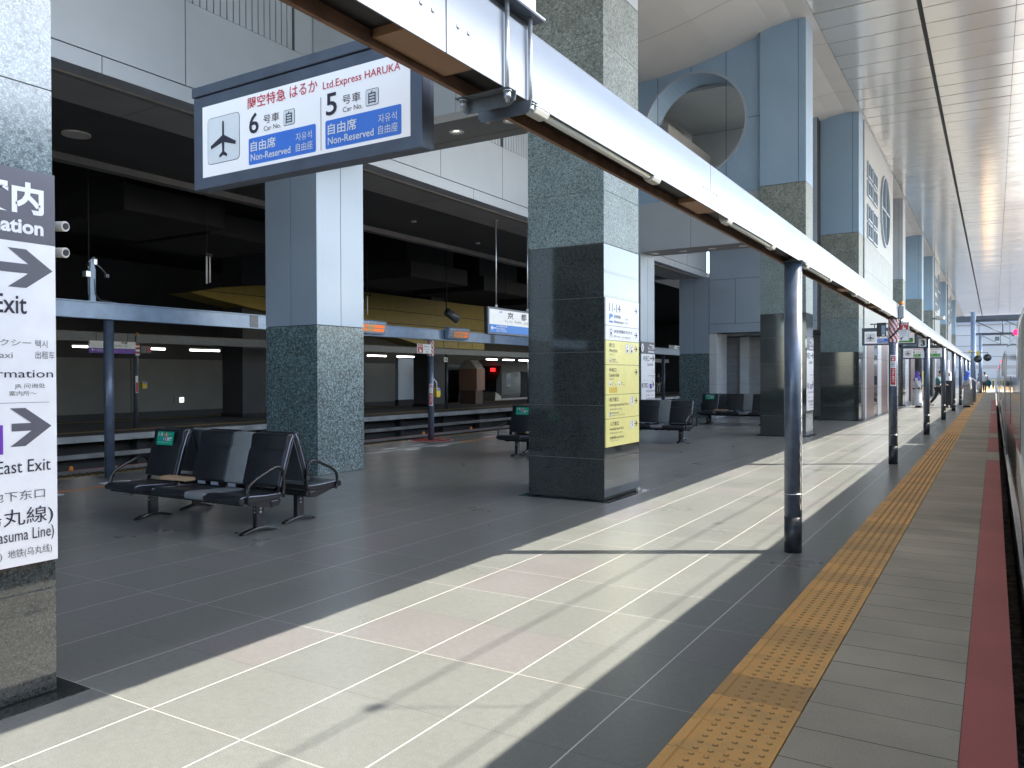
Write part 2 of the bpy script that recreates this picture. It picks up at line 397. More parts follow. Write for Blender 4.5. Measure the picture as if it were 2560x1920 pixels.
# ------------------------------------------------------------------ lettering
_tc = bpy.data.curves.new('lettering_source', 'FONT'); _tc.resolution_u = 3
_to = bpy.data.objects.new('lettering_source', _tc); COL.objects.link(_to)
_cache = {}
def glyphs(body, bold=0.0):
    k = (body, bold)
    if k not in _cache:
        _tc.body = body; _tc.offset = bold
        dg = bpy.context.evaluated_depsgraph_get(); dg.update()
        me = bpy.data.meshes.new_from_object(_to.evaluated_get(dg))
        vs = [(v.co.x, v.co.y) for v in me.vertices]; fs = [tuple(p.vertices) for p in me.polygons]
        bpy.data.meshes.remove(me); _cache[k] = (vs, fs)
    return _cache[k]
class Plane:
    def __init__(s, O, U, V): s.O = Vector(O); s.U = Vector(U); s.V = Vector(V); s.N = s.U.cross(s.V)
    def p(s, u, v, d=0.0): return s.O+s.U*u+s.V*v+s.N*d
class Ink:
    """everything printed on one sign face: bars, boxes, arrows and letters"""
    def __init__(s, plane, d=.0015): s.pl = plane; s.d = d; s.mb = MB()
    def mi(s, mat):
        mm = M[mat]
        if mm not in s.mb.mats: s.mb.mats.append(mm)
        return s.mb.mats.index(mm)
    def poly(s, pts, mat, lift=0): s.mb.face([s.pl.p(u, v, s.d+lift) for u, v in pts], s.mi(mat))
    def rect(s, u0, v0, u1, v1, mat, lift=0): s.poly([(u0, v0), (u1, v0), (u1, v1), (u0, v1)], mat, lift)
    def rrect(s, u0, v0, u1, v1, r, mat, lift=0, n=5):
        pts = []
        for cu, cv, a in ((u1-r, v0+r, -90), (u1-r, v1-r, 0), (u0+r, v1-r, 90), (u0+r, v0+r, 180)):
            for k in range(n+1):
                t = R(a+90*k/n); pts.append((cu+r*math.cos(t), cv+r*math.sin(t)))
        s.poly(pts, mat, lift)
    def frame(s, u0, v0, u1, v1, w, r, mat, inner, lift=0):
        s.rrect(u0, v0, u1, v1, r, mat, lift); s.rrect(u0+w, v0+w, u1-w, v1-w, max(r-w, .001), inner, lift+.0007)
    def text(s, body, u0, v0, u1, v1, mat, bold=0.0, lift=.0016):
        """fits the ink of body into the box; u1 None keeps the proportions; u0 None right-aligns to u1"""
        vs, fs = glyphs(body, bold)
        if not vs: return
        x0 = min(v[0] for v in vs); x1 = max(v[0] for v in vs); y0 = min(v[1] for v in vs); y1 = max(v[1] for v in vs)
        sy = (v1-v0)/(y1-y0)
        if u1 is None: sx = sy*.92
        elif u0 is None: sx = sy*.92; u0 = u1-(x1-x0)*sx
        else: sx = (u1-u0)/(x1-x0)
        i = len(s.mb.v); m = s.mi(mat)
        s.mb.v += [tuple(s.pl.p(u0+(x-x0)*sx, v0+(y-y0)*sy, s.d+lift)) for x, y in vs]
        for f in fs: s.mb.f.append(tuple(i+q for q in f)); s.mb.m.append(m); s.mb.sm.append(False)
    def arrow(s, tip, tail, vmid, half, th, mat, lift=.001):
        """arrow along u: chevron head with blunt ends and a shaft"""
        sg = 1 if tip > tail else -1
        hb = half*1.35
        k = th*1.9
        s.poly([(tip, vmid), (tip-sg*hb, vmid+half), (tip-sg*(hb+k), vmid+half), (tip-sg*k, vmid), (tip-sg*(hb+k), vmid-half), (tip-sg*hb, vmid-half)], mat, lift)
        s.rect(min(tail, tip-sg*k*1.0), vmid-th/2, max(tail, tip-sg*k*1.0), vmid+th/2, mat, lift+.0004)
    def plane_icon(s, cu, cv, w, h, mat):
        P = [(0, .5), (.035, .46), (.04, .1), (.5, -.13), (.49, -.22), (.05, -.1), (.04, -.34), (.16, -.43), (.15, -.5), (0, -.44)]
        Q = P+[(-x, y) for x, y in reversed(P[1:-1])]
        s.poly([(cu+x*w, cv+y*h) for x, y in Q], mat, .002)
    def build(s, name, parent):
        me = s.mb; o = bpy.data.meshes.new(name); w = wloc(parent)
        o.from_pydata([(x-w.x, y-w.y, z-w.z) for x, y, z in me.v], [], me.f)
        for mt in me.mats: o.materials.append(mt)
        o.polygons.foreach_set('material_index', me.m)
        ob = bpy.data.objects.new(name, o); COL.objects.link(ob); ob.parent = parent
        return ob
def front(y, x=0, z=0): return Plane((x, y, z), (1, 0, 0), (0, 0, 1))       # face looking towards -Y
def side(x, y=0, z=0): return Plane((x, y, z), (0, 1, 0), (0, 0, 1))        # face looking towards +X

# ------------------------------------------------------------------ ground, tracks, platforms
YA, YB = -14.0, 134.0
MB(M['ground']).box(-300, 300, -200, 420, -1.42, -1.32).build('ground', kind='structure')
for x0, x1 in ((-20.6, -12.6), (-33, -26.9), (.0, 12)):
    b = MB(M['ballastl' if x1 > 0 else 'ballast']); b.box(x0, x1 if x1 < 0 else 9.4, YA, YB+40, -1.32, -1.16); b.build('track_bed', kind='structure')
for x in (-14.7, -18.4, -29.0, 1.6, 6.2):
    for d in (-.535, .535):
        o = MB(M['rail']).box(x+d-.035, x+d+.035, YA, YB+40, -1.16, -1.0).build('rail', kind='structure')
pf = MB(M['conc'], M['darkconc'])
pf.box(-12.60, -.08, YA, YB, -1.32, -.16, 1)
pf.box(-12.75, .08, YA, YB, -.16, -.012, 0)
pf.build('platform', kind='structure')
MB(M['floor']).box(-11.790, -1.128, YA, YB, -.011, 0).build('platform_paving', kind='structure')
MB(M['slab']).box(-.722, -.118, YA, YB, -.011, -.001).build('platform_slabs', kind='structure')
rd = MB(M['red'], M['slab'])
segs = [(YA, 16.2, 0), (16.2, 17.95, 1), (17.95, 22.1, 0), (22.1, 23.7, 1), (23.7, 36.4, 0), (36.4, 38, 1), (38, 55, 0), (55, YB, 1)]
for a, c, k in segs: rd.box(-.115, .08, a+.003, c, -.011, -.0005, k)
rd.build('red_edge_line', kind='structure')
b = MB(M['edgeconc']); b.box(9.5, 17.5, -40, 150, -1.3, 0); b.build('neighbour_platform', kind='structure')  # unseen platform added for bounce light and reflections in the ceiling
# tactile paving with its dots and bar (one strip per platform side)
tp = MB(M['tact'], M['tactdirt']); y0 = 2.05*1.485-.302*12; P_ = .302
for k in range(130):
    ya = y0+k*P_
    tp.box(-1.124, -.7265, ya+.0035, ya+P_-.0035, -.010, .0035)
    if k < 100:
        tp.prism([(-1.096, ya+.006, .003), (-1.072, ya+.006, .003), (-1.077, ya+.006, .0095), (-1.091, ya+.006, .0095)], (0, P_-.012, 0))
    if k < 78:
        for i in range(5):
            for j in range(5):
                cx, cy = -1.016+i*.061, ya+.028+j*.0615
                s8 = 8 if k < 30 else 6; n = len(tp.v)
                for r, z in ((.0135, .0034), (.0085, .0088)):
                    for q in range(s8):
                        t = 2*math.pi*q/s8; tp.v.append((cx+r*math.cos(t), cy+r*math.sin(t), z))
                for q in range(s8):
                    tp.f.append((n+q, n+(q+1) % s8, n+s8+(q+1) % s8, n+s8+q)); tp.m.append(1); tp.sm.append(True)
                tp.f.append(tuple(range(n+s8, n+2*s8))); tp.m.append(0); tp.sm.append(False)
    elif k < 130:
        for i in range(5): tp.box(-1.024+i*.061, -1.008+i*.061, ya+.03, ya+P_-.03, .003, .008)
tp.box(-1.124, -.7265, y0+130*P_, YB, -.010, .003)
tp.build('tactile_paving', kind='structure')
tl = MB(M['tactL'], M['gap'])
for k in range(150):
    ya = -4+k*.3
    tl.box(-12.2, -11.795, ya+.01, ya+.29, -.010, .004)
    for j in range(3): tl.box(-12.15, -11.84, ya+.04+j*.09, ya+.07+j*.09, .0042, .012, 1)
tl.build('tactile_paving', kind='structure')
MB(M['edgeconc']).box(-12.66, -12.205, YA, YB, -.011, 0).build('platform_slabs', kind='structure')
MB(M['red']).box(-12.75, -12.663, YA, YB, -.011, .001).build('red_edge_line', kind='structure')
ol = MB(M['orange'], M['signwhite'])
ol.box(-10.49, -10.43, 2, 10.9, 0, .003); ol.box(-10.46, -10.42, 11.0, 14.9, 0, .003, 1); ol.box(-10.49, -10.43, 14.9, 19.5, 0, .003)
for y in (5.2, 6.55, 12.6, 13.6, 16.4): 
    ol.box(-10.85, -10.72, y, y+.42, 0, .003, 1); ol.box(-10.30, -10.17, y+.1, y+.5, 0, .003, 1)
for y in (11.2, 17.6): ol.box(-11.75, -10.46, y, y+.04, .0, .0031, 1)
ol.build('floor_line', kind='structure')
op = MB(M['oppfloor'], M['edgeconc'], M['darkconc'], M['tactL'], concrete_mat('opposite_lip', (.55, .56, .56), dirt=.5))
op.box(-27.1, -20.15, YA, YB, -.012, 0, 0)
op.box(-20.16, -19.98, YA, YB, -.16, .001, 4); op.box(-27.1, -20.165, YA, YB, -.16, -.013, 2)
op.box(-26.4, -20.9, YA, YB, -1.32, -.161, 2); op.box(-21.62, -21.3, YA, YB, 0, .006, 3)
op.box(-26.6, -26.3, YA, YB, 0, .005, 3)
for k in range(28):
    y = 2.0+k*2.9; op.box(-20.86, -20.6, y, y+.28, -1.2, -.162, 2)
op.box(-20.5, -20.4, YA, YB, -.62, -.5, 1); op.box(-20.45, -20.42, YA, YB, -1.0, -.9, 2)
op.build('opposite_platform', kind='structure')

# ------------------------------------------------------------------ ceiling and vault
cl = MB(M['ceil'], M['gap'])
cl.box(-3.72, 5.16, YA, YB, 10.20, 10.5, 1)
xs = [-3.72, -1.535, -1.465, .43, 2.4, 4.3, 5.4]
for k in range(int(YB-YA)):
    y = YA+k+.06
    for a, c in ((-3.71, -1.55), (-1.45, .424), (.436, 2.394), (2.406, 4.29), (4.31, 5.01)):
        t = random.uniform(-.005, .005); t2 = random.uniform(-.003, .003)
        P = [(a, y+.017, 10.13+t-t2), (c, y+.017, 10.13+t+t2), (c, y+.983, 10.13-t+t2), (a, y+.983, 10.13-t-t2)]
        cl.prism(P, (0, 0, .05))
cl.box(5.02, 5.19, YA, YB, 9.95, 10.12, 0)
cl.build('ceiling', kind='structure')
va = MB(M['vault'], M['gap'])
prof = [(-3.72, 10.13), (-4.2, 10.16), (-4.7, 10.10), (-5.3, 9.95), (-6.0, 9.76), (-6.8, 9.60), (-7.7, 9.48), (-8.9, 9.44)]
for k in range(37):
    y = YA+k*4
    for (xa, za), (xb, zb) in zip(prof[:-1], prof[1:]):
        i = len(va.v); va.v += [(xa, y+.006, za), (xb, y+.006, zb), (xb, y+3.994, zb), (xa, y+3.994, za)]
        va.f.append((i, i+1, i+2, i+3)); va.m.append(0); va.sm.append(True)
va.prism([(x, YA, z+.03) for x, z in prof]+[(-8.9, YA, 10.6), (-3.72, YA, 10.6)], (0, YB-YA, 0), 1)
va.build('vault_ceiling', kind='structure')

# ------------------------------------------------------------------ granite pillars and columns
def slabs(mb, x0, x1, y0, y1, zs, m, core):
    """a stone shaft: slab courses 5 mm proud of a mortar core"""
    for a, c in zip(zs[:-1], zs[1:]): mb.box(x0, x1, y0, y1, a+.003, c-.003, m)
    mb.box(x0+.006, x1-.006, y0+.006, y1-.006, zs[0], zs[-1], core)
def cladding(mb, x0, x1, y0, y1, z0, z1, m, gap, ny=1, nx=2, zs=()):
    mb.box(x0+.02, x1-.02, y0+.02, y1-.02, z0, z1, gap)
    lv = [z0]+list(zs)+[z1]
    for a, c in zip(lv[:-1], lv[1:]):
        for i in range(nx):
            for j in range(ny):
                xa = x0+(x1-x0)*i/nx; xb = x0+(x1-x0)*(i+1)/nx; ya = y0+(y1-y0)*j/ny; yb = y0+(y1-y0)*(j+1)/ny
                mb.box(xa+(.006 if i else 0), xb-(.006 if i < nx-1 else 0), ya+(.006 if j else 0), yb-(.006 if j < ny-1 else 0), a+.006, c-.006, m)
def pillar(label, x0, x1, y0, y1, zp, zr, zt, top='blue', panel_split=.84, base=True, shaft='rough'):
    t = thing('granite_pillar', label, 'pillar', ((x0+x1)/2, (y0+y1)/2, 0), group='granite pillars along the platform')
    b = MB(M['polish'], M['mortar'])
    zs = [.012, .5, 1.14, 1.78, 2.43, 3.07]; zs = [z for z in zs if z < zp-.2]+[zp]
    slabs(b, x0, x1, y0, y1, zs, 0, 1); b.build('polished_base', t)
    r = MB(M[shaft], M['olive'], M['mortar'])
    lo = [zp+.003, zp+(.41 if zp == 2.43 else .63)]+([zp+1.27] if zr-zp > 1.4 else []); lo = [z for z in lo if z < zr-.3]+[zr]
    slabs(r, x0, x1, y0, y1, lo, 0, 2)
    slabs(r, x0, x1, y0, y1, [zr+.002, zr+.75, 6.2] if 6.2-zr > 1 else [zr+.002, 6.2], 1, 2); r.build('rough_shaft', t)
    c = MB(M[top], M['gap'])
    w = x0+(x1-x0)*panel_split
    c.box(x0+.02, x1-.02, y0+.02, y1-.02, 6.203, zt, 1)
    c.box(x0, w-.006, y0, y1, 6.21, zt, 0); c.box(w+.006, x1, y0, y1, 6.21, zt, 0); c.build('upper_cladding', t)
    if base: MB(M['polish']).box(x0-.1, x1+.11, y0-.1, y1+.1, 0, .005).build('base_border', t)
    return t
pL = pillar('near granite pillar cut by the left picture edge, carrying a white guide board', -4.83, -3.80, 1.02, 2.085, 2.43, 4.7, 10.3, 'white', shaft='satin')
pM = pillar('dark polished granite pillar with the yellow exit directory on its side', -4.99, -3.955, 8.62, 9.69, 3.07, 4.7, 10.3, 'white')
p3 = pillar('granite pillar topped with blue panels beside the round-holed blue wall', -4.99, -3.90, 20.15, 21.0, 3.02, 4.6, 10.4)
p4 = pillar('granite pillar with blue top at the corner of the square-windowed wall', -4.99, -3.80, 28.2, 29.2, 2.27, 3.38, 10.3)
for y, lab, y1, tp_ in ((43.1, 'grey-topped granite pillar just past the square-windowed wall', 44.4, 'grey'), (55.0, 'tall blue-topped granite pillar with a narrow yellow poster near its foot', 56.3, 'blue'),
                 (65.2, 'granite pillar carrying the cream security camera', 66.3, 'blue'), (83.7, 'far granite pillar beyond the second windowed wall', 85, 'blue'),
                 (105.0, 'last granite pillar at the far platform end', 106.3, 'blue')):
    pillar(lab, -4.95, -3.82, y, y1, 3.0, 4.6, 10.2, tp_)
def column(label, x0, x1, y0, y1, zg=2.28, zt=5.0):
    t = thing('clad_column', label, 'column', ((x0+x1)/2, (y0+y1)/2, 0), group='panel clad columns on the far platform side')
    b = MB(M['green'], M['mortar']); slabs(b, x0, x1, y0, y1, [.005, .76, 1.52, zg], 0, 1); b.build('granite_base', t)
    c = MB(M['bluegrey'], M['gap']); cladding(c, x0, x1, y0, y1, zg+.004, zt, 0, 1, 2, 2); c.build('upper_cladding', t)
    return t
column('grey clad column on green granite base behind the front bench', -9.83, -8.72, 8.71, 9.74)
column('grey clad column on green granite base at the dark track opening, left of the granite stairs wall', -9.72, -8.63, 27.66, 28.9)
column('grey clad column almost hidden behind the directory pillar', -9.5, -8.235, 20.32, 21.35)
column('grey clad column hidden behind the near granite pillar', -9.83, -8.72, 1.05, 2.1)

# fascia over the far column row, soffit behind it
def bay(y0, y1, label, lowj, upj, louv):
    X = -8.72
    t = thing('fascia_wall', label, 'wall', (X, (y0+y1)/2, 4.97), group='grey panel fascia bays')
    b = MB(M['grey'], M['gap'])
    b.box(X-.30, X-.02, y0, y1, 4.99, 9.7, 1)
    e = [y0]+lowj+[y1]
    for a, c in zip(e[:-1], e[1:]): b.box(X-.28, X, a+.005, c-.005, 4.97, 5.165, 0)
    e = [y0]+upj+[y1]
    for a, c in zip(e[:-1], e[1:]):
        hit = [l for l in louv if l[0] >= a-.02 and l[1] <= c+.02]
        if hit:
            b.box(X-.28, X, a+.007, c-.007, 5.18, 6.245, 0)
            if hit[0][1] < c-.1: b.box(X-.28, X, hit[0][1], c-.007, 6.25, 9.7, 0)
        else: b.box(X-.28, X, a+.007, c-.007, 5.18, 9.7, 0)
    b.build('panels', t)
    if louv:
        v = MB(M['grey'])
        for a, c in louv:
            n = int((c-a)/.105)
            for k in range(n): v.box(X-.10, X-.003, a+.01+k*.105, a+.105+k*.105-.008, 6.252, 9.7)
        v.build('louvres', t)
    return t
bay(-6, 8.70, 'grey panel fascia with ribbed louvres above the front bench', [-2.2, 1.6, 5.36], [-1.7, 2.4, 6.46], [(6.47, 8.30)])
bay(9.75, 20.31, 'grey panel fascia with louvres behind the directory pillar', [12.94, 16.6], [11.86, 14.01, 16.2, 18.3], [(11.95, 13.95), (14.05, 16.1)])
bay(21.36, 27.70, 'grey panel fascia beyond the round-holed wall', [24.4], [23.5, 25.6], [])
sf = MB(M['soffit'], M['soffitd'], M['lip'], M['gap'])
ys = [-14, -9, -4.2, -.2, 3.3, 6.37, 9.2, 12.6, 16, 19.5, 23, 27.6]
for a, c in zip(ys[:-1], ys[1:]): sf.box(-9.97, -9.09, a+.006, c-.006, 4.97, 5.1, 0)
sf.box(-9.07, -8.98, -14, 27.6, 4.94, 5.1, 2)
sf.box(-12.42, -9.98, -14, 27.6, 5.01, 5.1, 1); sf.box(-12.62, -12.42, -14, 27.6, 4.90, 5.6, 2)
sf.box(-12.6, -8.9, -14, 27.6, 5.101, 6.0, 3)
sf.build('soffit', kind='structure')
def downlight(name_label, x, y, z):
    t = thing('downlight', name_label, 'downlight', (x, y, z), group='round recessed downlights')
    r = MB(M['zinc'], M['signwhite'])
    n = 20
    for a, c in ((.105, .078),):
        i = len(r.v)
        for rr, zz in ((.105, z-.001), (.105, z-.008), (.078, z-.008), (.060, z+.05), (.045, z+.08)):
            for q in range(n): f = 2*math.pi*q/n; r.v.append((x+rr*math.cos(f), y+rr*math.sin(f), zz))
        for k in range(4):
            for q in range(n): r.f.append((i+k*n+q, i+k*n+(q+1) % n, i+(k+1)*n+(q+1) % n, i+(k+1)*n+q)); r.m.append(1 if k < 2 else 0); r.sm.append(k > 1)
    r.build('reflector_ring', t)
    MB(M['down']).ball((x, y, z+.035), .042, sc=(1, 1, .7)).build('bulb', t)
    return t
def holed_box(mb, x0, x1, y0, y1, z0, z1, holes, m):
    """soffit slab whose underside has round holes for the downlights"""
    xs_ = [x0]; 
    for hx, hy, r in holes: xs_ += [hx-.16, hx+.16]
    xs_.append(x1)
    for i in range(0, len(xs_)-1):
        a, c = xs_[i], xs_[i+1]
        if i % 2 == 0: mb.box(a, c, y0, y1, z0, z1, m); continue
        hx, hy, r = holes[i//2]
        mb.box(a, c, y0, hy-.16, z0, z1, m); mb.box(a, c, hy+.16, y1, z0, z1, m)
        n = 24; ring = []; sq = []
        for q in range(n):
            f = 2*math.pi*q/n; ring.append((hx+r*math.cos(f), hy+r*math.sin(f))); k = .16/max(abs(math.cos(f)), abs(math.sin(f))); sq.append((hx+k*math.cos(f), hy+k*math.sin(f)))
        for q in range(n):
            w = (q+1) % n
            mb.face([(*ring[q], z0), (*ring[w], z0), (*sq[w], z0), (*sq[q], z0)], m)
            mb.face([(*ring[q], z0), (*ring[w], z0), (*ring[w], z0+.12), (*ring[q], z0+.12)], m)
        mb.box(a, c, hy-.16, hy+.16, z0+.12, z1, m)
# first cross wall (between directory pillar and the column behind the bench)
t1 = thing('cross_beam_wall', 'plain grey cross wall with two bright downlights under it, by the directory pillar', 'wall', (-6.8, 9.1, 4.9))
b = MB(M['grey'], M['gap'], M['soffit'])
b.box(-8.70, -5.0, 8.67, 9.63, 5.03, 9.6, 1)
for a, c in ((-8.70, -7.31), (-7.3, -6.11), (-6.1, -5.0)): b.box(a, c, 8.645, 8.70, 5.0, 9.6, 0); b.box(a, c, 9.60, 9.65, 5.0, 9.6, 0)
b.build('panels', t1)
s_ = MB(M['soffit'], M['gap'])
hl = [(-7.35, 9.08, .078), (-6.40, 9.08, .078), (-5.52, 9.08, .078)]
holed_box(s_, -8.70, -5.0, 8.76, 9.40, 4.9, 5.06, hl, 0)
s_.box(-8.70, -5.0, 8.645, 8.75, 4.895, 5.0, 0); s_.box(-8.70, -5.0, 9.41, 9.65, 4.895, 5.0, 0)
s_.build('soffit', t1)
for (x, y, r), lab in zip(hl, ('downlight hidden behind the hanging car sign', 'bright round downlight just right of the hanging car sign', 'round downlight half covered by the white cable beam')): downlight(lab, x, y, 4.9)

# second cross wall with the big round opening
def ring_wall(mb, x0, x1, z0, z1, cx, cz, r, y0, y1, m, mr):
    n = 64; cn = [math.atan2(z-cz, x-cx) for x in (x0, x1) for z in (z0, z1)]
    an = sorted(set([2*math.pi*q/n-math.pi for q in range(n)]+cn))
    def edge(t):
        c, s = math.cos(t), math.sin(t); k = 1e9
        if c > 1e-9: k = min(k, (x1-cx)/c)
        if c < -1e-9: k = min(k, (x0-cx)/c)
        if s > 1e-9: k = min(k, (z1-cz)/s)
        if s < -1e-9: k = min(k, (z0-cz)/s)
        return cx+k*c, cz+k*s
    for i, t in enumerate(an):
        w = an[(i+1) % len(an)]
        a, d = (cx+r*math.cos(t), cz+r*math.sin(t)), (cx+r*math.cos(w), cz+r*math.sin(w)); e, f = edge(t), edge(w)
        for y in (y0, y1): mb.face([(a[0], y, a[1]), (d[0], y, d[1]), (f[0], y, f[1]), (e[0], y, e[1])], m)
        mb.face([(a[0], y0, a[1]), (d[0], y0, d[1]), (d[0], y1, d[1]), (a[0], y1, a[1])], mr)
t2 = thing('round_holed_wall', 'blue cross wall with a large round opening under the vault', 'wall', (-6.8, 20.6, 6.17))
b = MB(M['blue'], M['bluegrey'])
ring_wall(b, -8.70, -4.995, 6.17, 10.3, -6.735, 8.05, 1.375, 20.30, 21.30, 0, 0); b.build('blue_panels', t2)
b = MB(M['gap'])
for x in (-7.72, -5.88): b.box(x-.006, x+.006, 20.296, 20.30, 6.17, 10.0)
b.box(-6.815, -6.803, 20.296, 20.30, 9.425, 10.0); b.box(-6.815, -6.803, 20.296, 20.30, 6.17, 6.67)
b.box(-5.36, -4.995, 20.296, 20.30, 8.015, 8.027)
b.build('panel_joints', t2)
b = MB(M['bluegrey']); n = 64
for q in range(n):
    f, w = 2*math.pi*q/n, 2*math.pi*(q+1)/n
    for ra, rb, ya, yb in ((1.34, 1.40, 20.27, 20.27), (1.40, 1.40, 20.27, 20.30), (1.34, 1.34, 20.27, 20.33)):
        b.face([(-6.735+ra*math.cos(f), ya, 8.05+ra*math.sin(f)), (-6.735+ra*math.cos(w), ya, 8.05+ra*math.sin(w)), (-6.735+rb*math.cos(w), yb, 8.05+rb*math.sin(w)), (-6.735+rb*math.cos(f), yb, 8.05+rb*math.sin(f))])
b.build('opening_rim', t2)
b = MB(M['grey'], M['gap'])
b.box(-8.22, -5.0, 20.33, 21.28, 5.06, 6.165, 1)
for a, c in ((-8.70, -6.825), (-6.815, -5.0)): b.box(a, c, 20.305, 20.36, 4.875, 6.16, 0); b.box(a, c, 21.25, 21.30, 4.875, 6.16, 0)
b.build('grey_panels', t2)
s_ = MB(M['soffit']); hl = [(-8.02, 20.85, .078), (-7.22, 20.85, .078), (-6.42, 20.85, .078), (-5.6, 20.85, .078)]
holed_box(s_, -8.22, -5.0, 20.363, 21.247, 4.88, 5.05, hl, 0); s_.build('soffit', t2)
for (x, y, r), lab in zip(hl, ('leftmost small downlight under the round-holed wall', 'second downlight from the left under the round-holed wall', 'third downlight from the left under the round-holed wall', 'downlight under the round-holed wall nearest the blue-topped pillar')): downlight(lab, x, y, 4.88)
# shaded wedge seen through the opening
tag(MB(M['soffit']).box(-8.42, -7.8, 21.32, 25.2, 6.0, 8.55).build('high_ledge'), 'beige ledge seen through the round opening', 'ledge')
b = MB(pbr('shaded_screen', (.34, .37, .38), .4, .1, var=.05)); b.box(-8.42, -5.0, 25.22, 25.4, 6.0, 9.3); b.box(-8.42, -5.0, 21.34, 25.4, 9.31, 9.4); tag(b.build('inner_screen'), 'dark grey screen wall seen deep inside the round opening', 'wall')

# stair enclosure wall beyond
t3 = thing('stair_wall', 'grey panel wall over a pale stone stair entrance behind the rear bench', 'wall', (-6.8, 27.7, 0))
b = MB(M['bluegrey'], M['gap'])
b.box(-8.61, -5.0, 27.68, 28.4, 3.01, 10.2, 1)
def pn(x0, x1, z0, z1): b.box(x0+.006, x1-.006, 27.645, 27.70, z0+.006, z1-.006, 0)
pn(-8.62, -5.0, 3.0, 3.32); pn(-8.62, -7.70, 3.32, 4.875); pn(-7.70, -6.82, 3.32, 4.875); pn(-6.82, -5.0, 3.32, 4.875)
for a, c in ((-8.62, -6.8), (-6.8, -5.0)): pn(a, c, 4.875, 6.6); pn(a, c, 6.6, 8.4); pn(a, c, 8.4, 10.2)
b.build('panels', t3)
b = MB(M['stone'], M['mortar']); slabs(b, -8.62, -8.36, 27.66, 28.9, [.0, 1.2, 2.25, 2.995], 0, 1); b.build('door_jamb', t3)
b = MB(M['stoneg'], M['mortar'])
slabs(b, -9.2, -4.0, 30.1, 30.3, [.0, .62, 1.19, 1.65, 2.17, 2.95], 0, 1); b.build('rear_stone_wall', t3)
b = MB(M['stone'], M['mortar']); slabs(b, -8.14, -7.80, 29.85, 30.12, [.0, 1.19, 2.17, 2.94], 0, 1); b.build('stone_pilaster', t3)
b = MB(M['white'], M['signwhite']); b.box(-9.2, -4.0, 28.41, 30.3, 2.99, 3.2)
for x, y in ((-8.2, 29.2), (-7.3, 29.3)): b.cyl((x, y, 2.985), (x, y, 2.992), .34, seg=24, m=1)
b.build('entrance_ceiling', t3)

# square-windowed wall along the platform
def window_wall(label, x, y0, y1, ground):
    t = thing('windowed_wall', label, 'wall', (x, (y0+y1)/2, 0))
    b = MB(M['palegran'], M['mortar'], M['white'])
    for z0, z1 in ((3.0, 4.0), (4.0, 5.1), (5.1, 6.16)):
        k = y0
        while k < y1-.05: b.box(x-.3, x, k+.003, min(k+2.4, y1)-.003, z0+.003, z1-.003, 0); k += 2.4
    b.box(x-.4, x-.06, y0, y1, 3.0, 10.2, 1); b.box(x-.3, x, y0, y1, 6.165, 10.2, 2)
    b.build('wall_face', t)
    L_ = y1-y0
    wy = [y0+.07*L_, y0+.23*L_]; ww = .135*L_
    for zb in (6.25, 6.87, 7.70, 8.35):
        for ya in wy:
            f = MB(M['bluegrey'])
            f.box(x+.002, x+.05, ya, ya+ww, zb, zb+.06); f.box(x+.002, x+.05, ya, ya+ww, zb+.49, zb+.55)
            for q in (0, .5, 1): f.box(x+.002, x+.05, ya+(ww-.07)*q, ya+(ww-.07)*q+.07, zb+.061, zb+.489)
            fo = f.build('window', t); MB(M['glassb']).box(x+.001, x+.015, ya+.07, ya+ww-.07, zb+.062, zb+.488).build('pane', fo)
    cy, cz, r = y0+.655*L_, 8.02, 1.42
    f = MB(M['bluegrey']); n = 48
    for q in range(n):
        a, w = 2*math.pi*q/n, 2*math.pi*(q+1)/n
        for (ra, xa), (rb, xb) in (((r, x+.002), (r, x+.07)), ((r, x+.07), (r-.1, x+.07)), ((r-.1, x+.07), (r-.1, x+.002))):
            f.face([(xa, cy+ra*math.cos(a), cz+ra*math.sin(a)), (xa, cy+ra*math.cos(w), cz+ra*math.sin(w)), (xb, cy+rb*math.cos(w), cz+rb*math.sin(w)), (xb, cy+rb*math.cos(a), cz+rb*math.sin(a))])
    f.box(x+.004, x+.06, cy-.04, cy+.04, cz-r+.08, cz+r-.08); f.box(x+.004, x+.058, cy-r+.08, cy-.041, cz-.04, cz+.04); f.box(x+.004, x+.058, cy+.041, cy+r-.08, cz-.04, cz+.04)
    fo = f.build('round_window', t)
    g = MB(M['glassb']); g.face([(x+.003, cy+(r-.08)*math.cos(2*math.pi*q/n), cz+(r-.08)*math.sin(2*math.pi*q/n)) for q in range(n)]); g.build('pane', fo)
    k = 0
    for ya, yb, mt, nm, z1 in ground:
        b = MB(M[mt], M['gap']); d = .02+.012*(k % 2); k += 1
        for za, zb in ((0.002, 1.05), (1.05, 2.1), (2.1, z1)): b.box(x-.35, x+d, ya+.004, yb-.004, za+.004, zb-.004, 0)
        b.box(x-.34, x+d-.015, ya+.01, yb-.01, .0, z1-.01, 1); b.build(nm, t)
    return t
window_wall('pale stone wall with eight square windows and one round window', -3.76, 29.22, 38.0,
    [(29.22, 29.62, 'stone', 'stone_panel', 2.99), (29.62, 31.47, 'brownp', 'brown_panel', 2.99), (31.47, 32.53, 'glass', 'glass_door', 2.99), (32.53, 33.66, 'stone', 'stone_panel', 2.99), (33.66, 35.8, 'brownp', 'brown_panel', 2.99), (35.8, 38, 'stone', 'stone_panel', 2.99)])
window_wall('second windowed wall farther along, seen edge on', -3.76, 66.4, 73.0,
    [(66.4, 68, 'stone', 'stone_panel', 2.99), (68, 70.5, 'brownp', 'brown_panel', 2.99), (70.5, 73, 'glass', 'glass_door', 2.99)])
window_wall('third windowed wall near the far platform end, seen edge on', -3.76, 86, 93.0,
    [(86, 90, 'stone', 'stone_panel', 2.99), (90, 93, 'brownp', 'brown_panel', 2.99)])
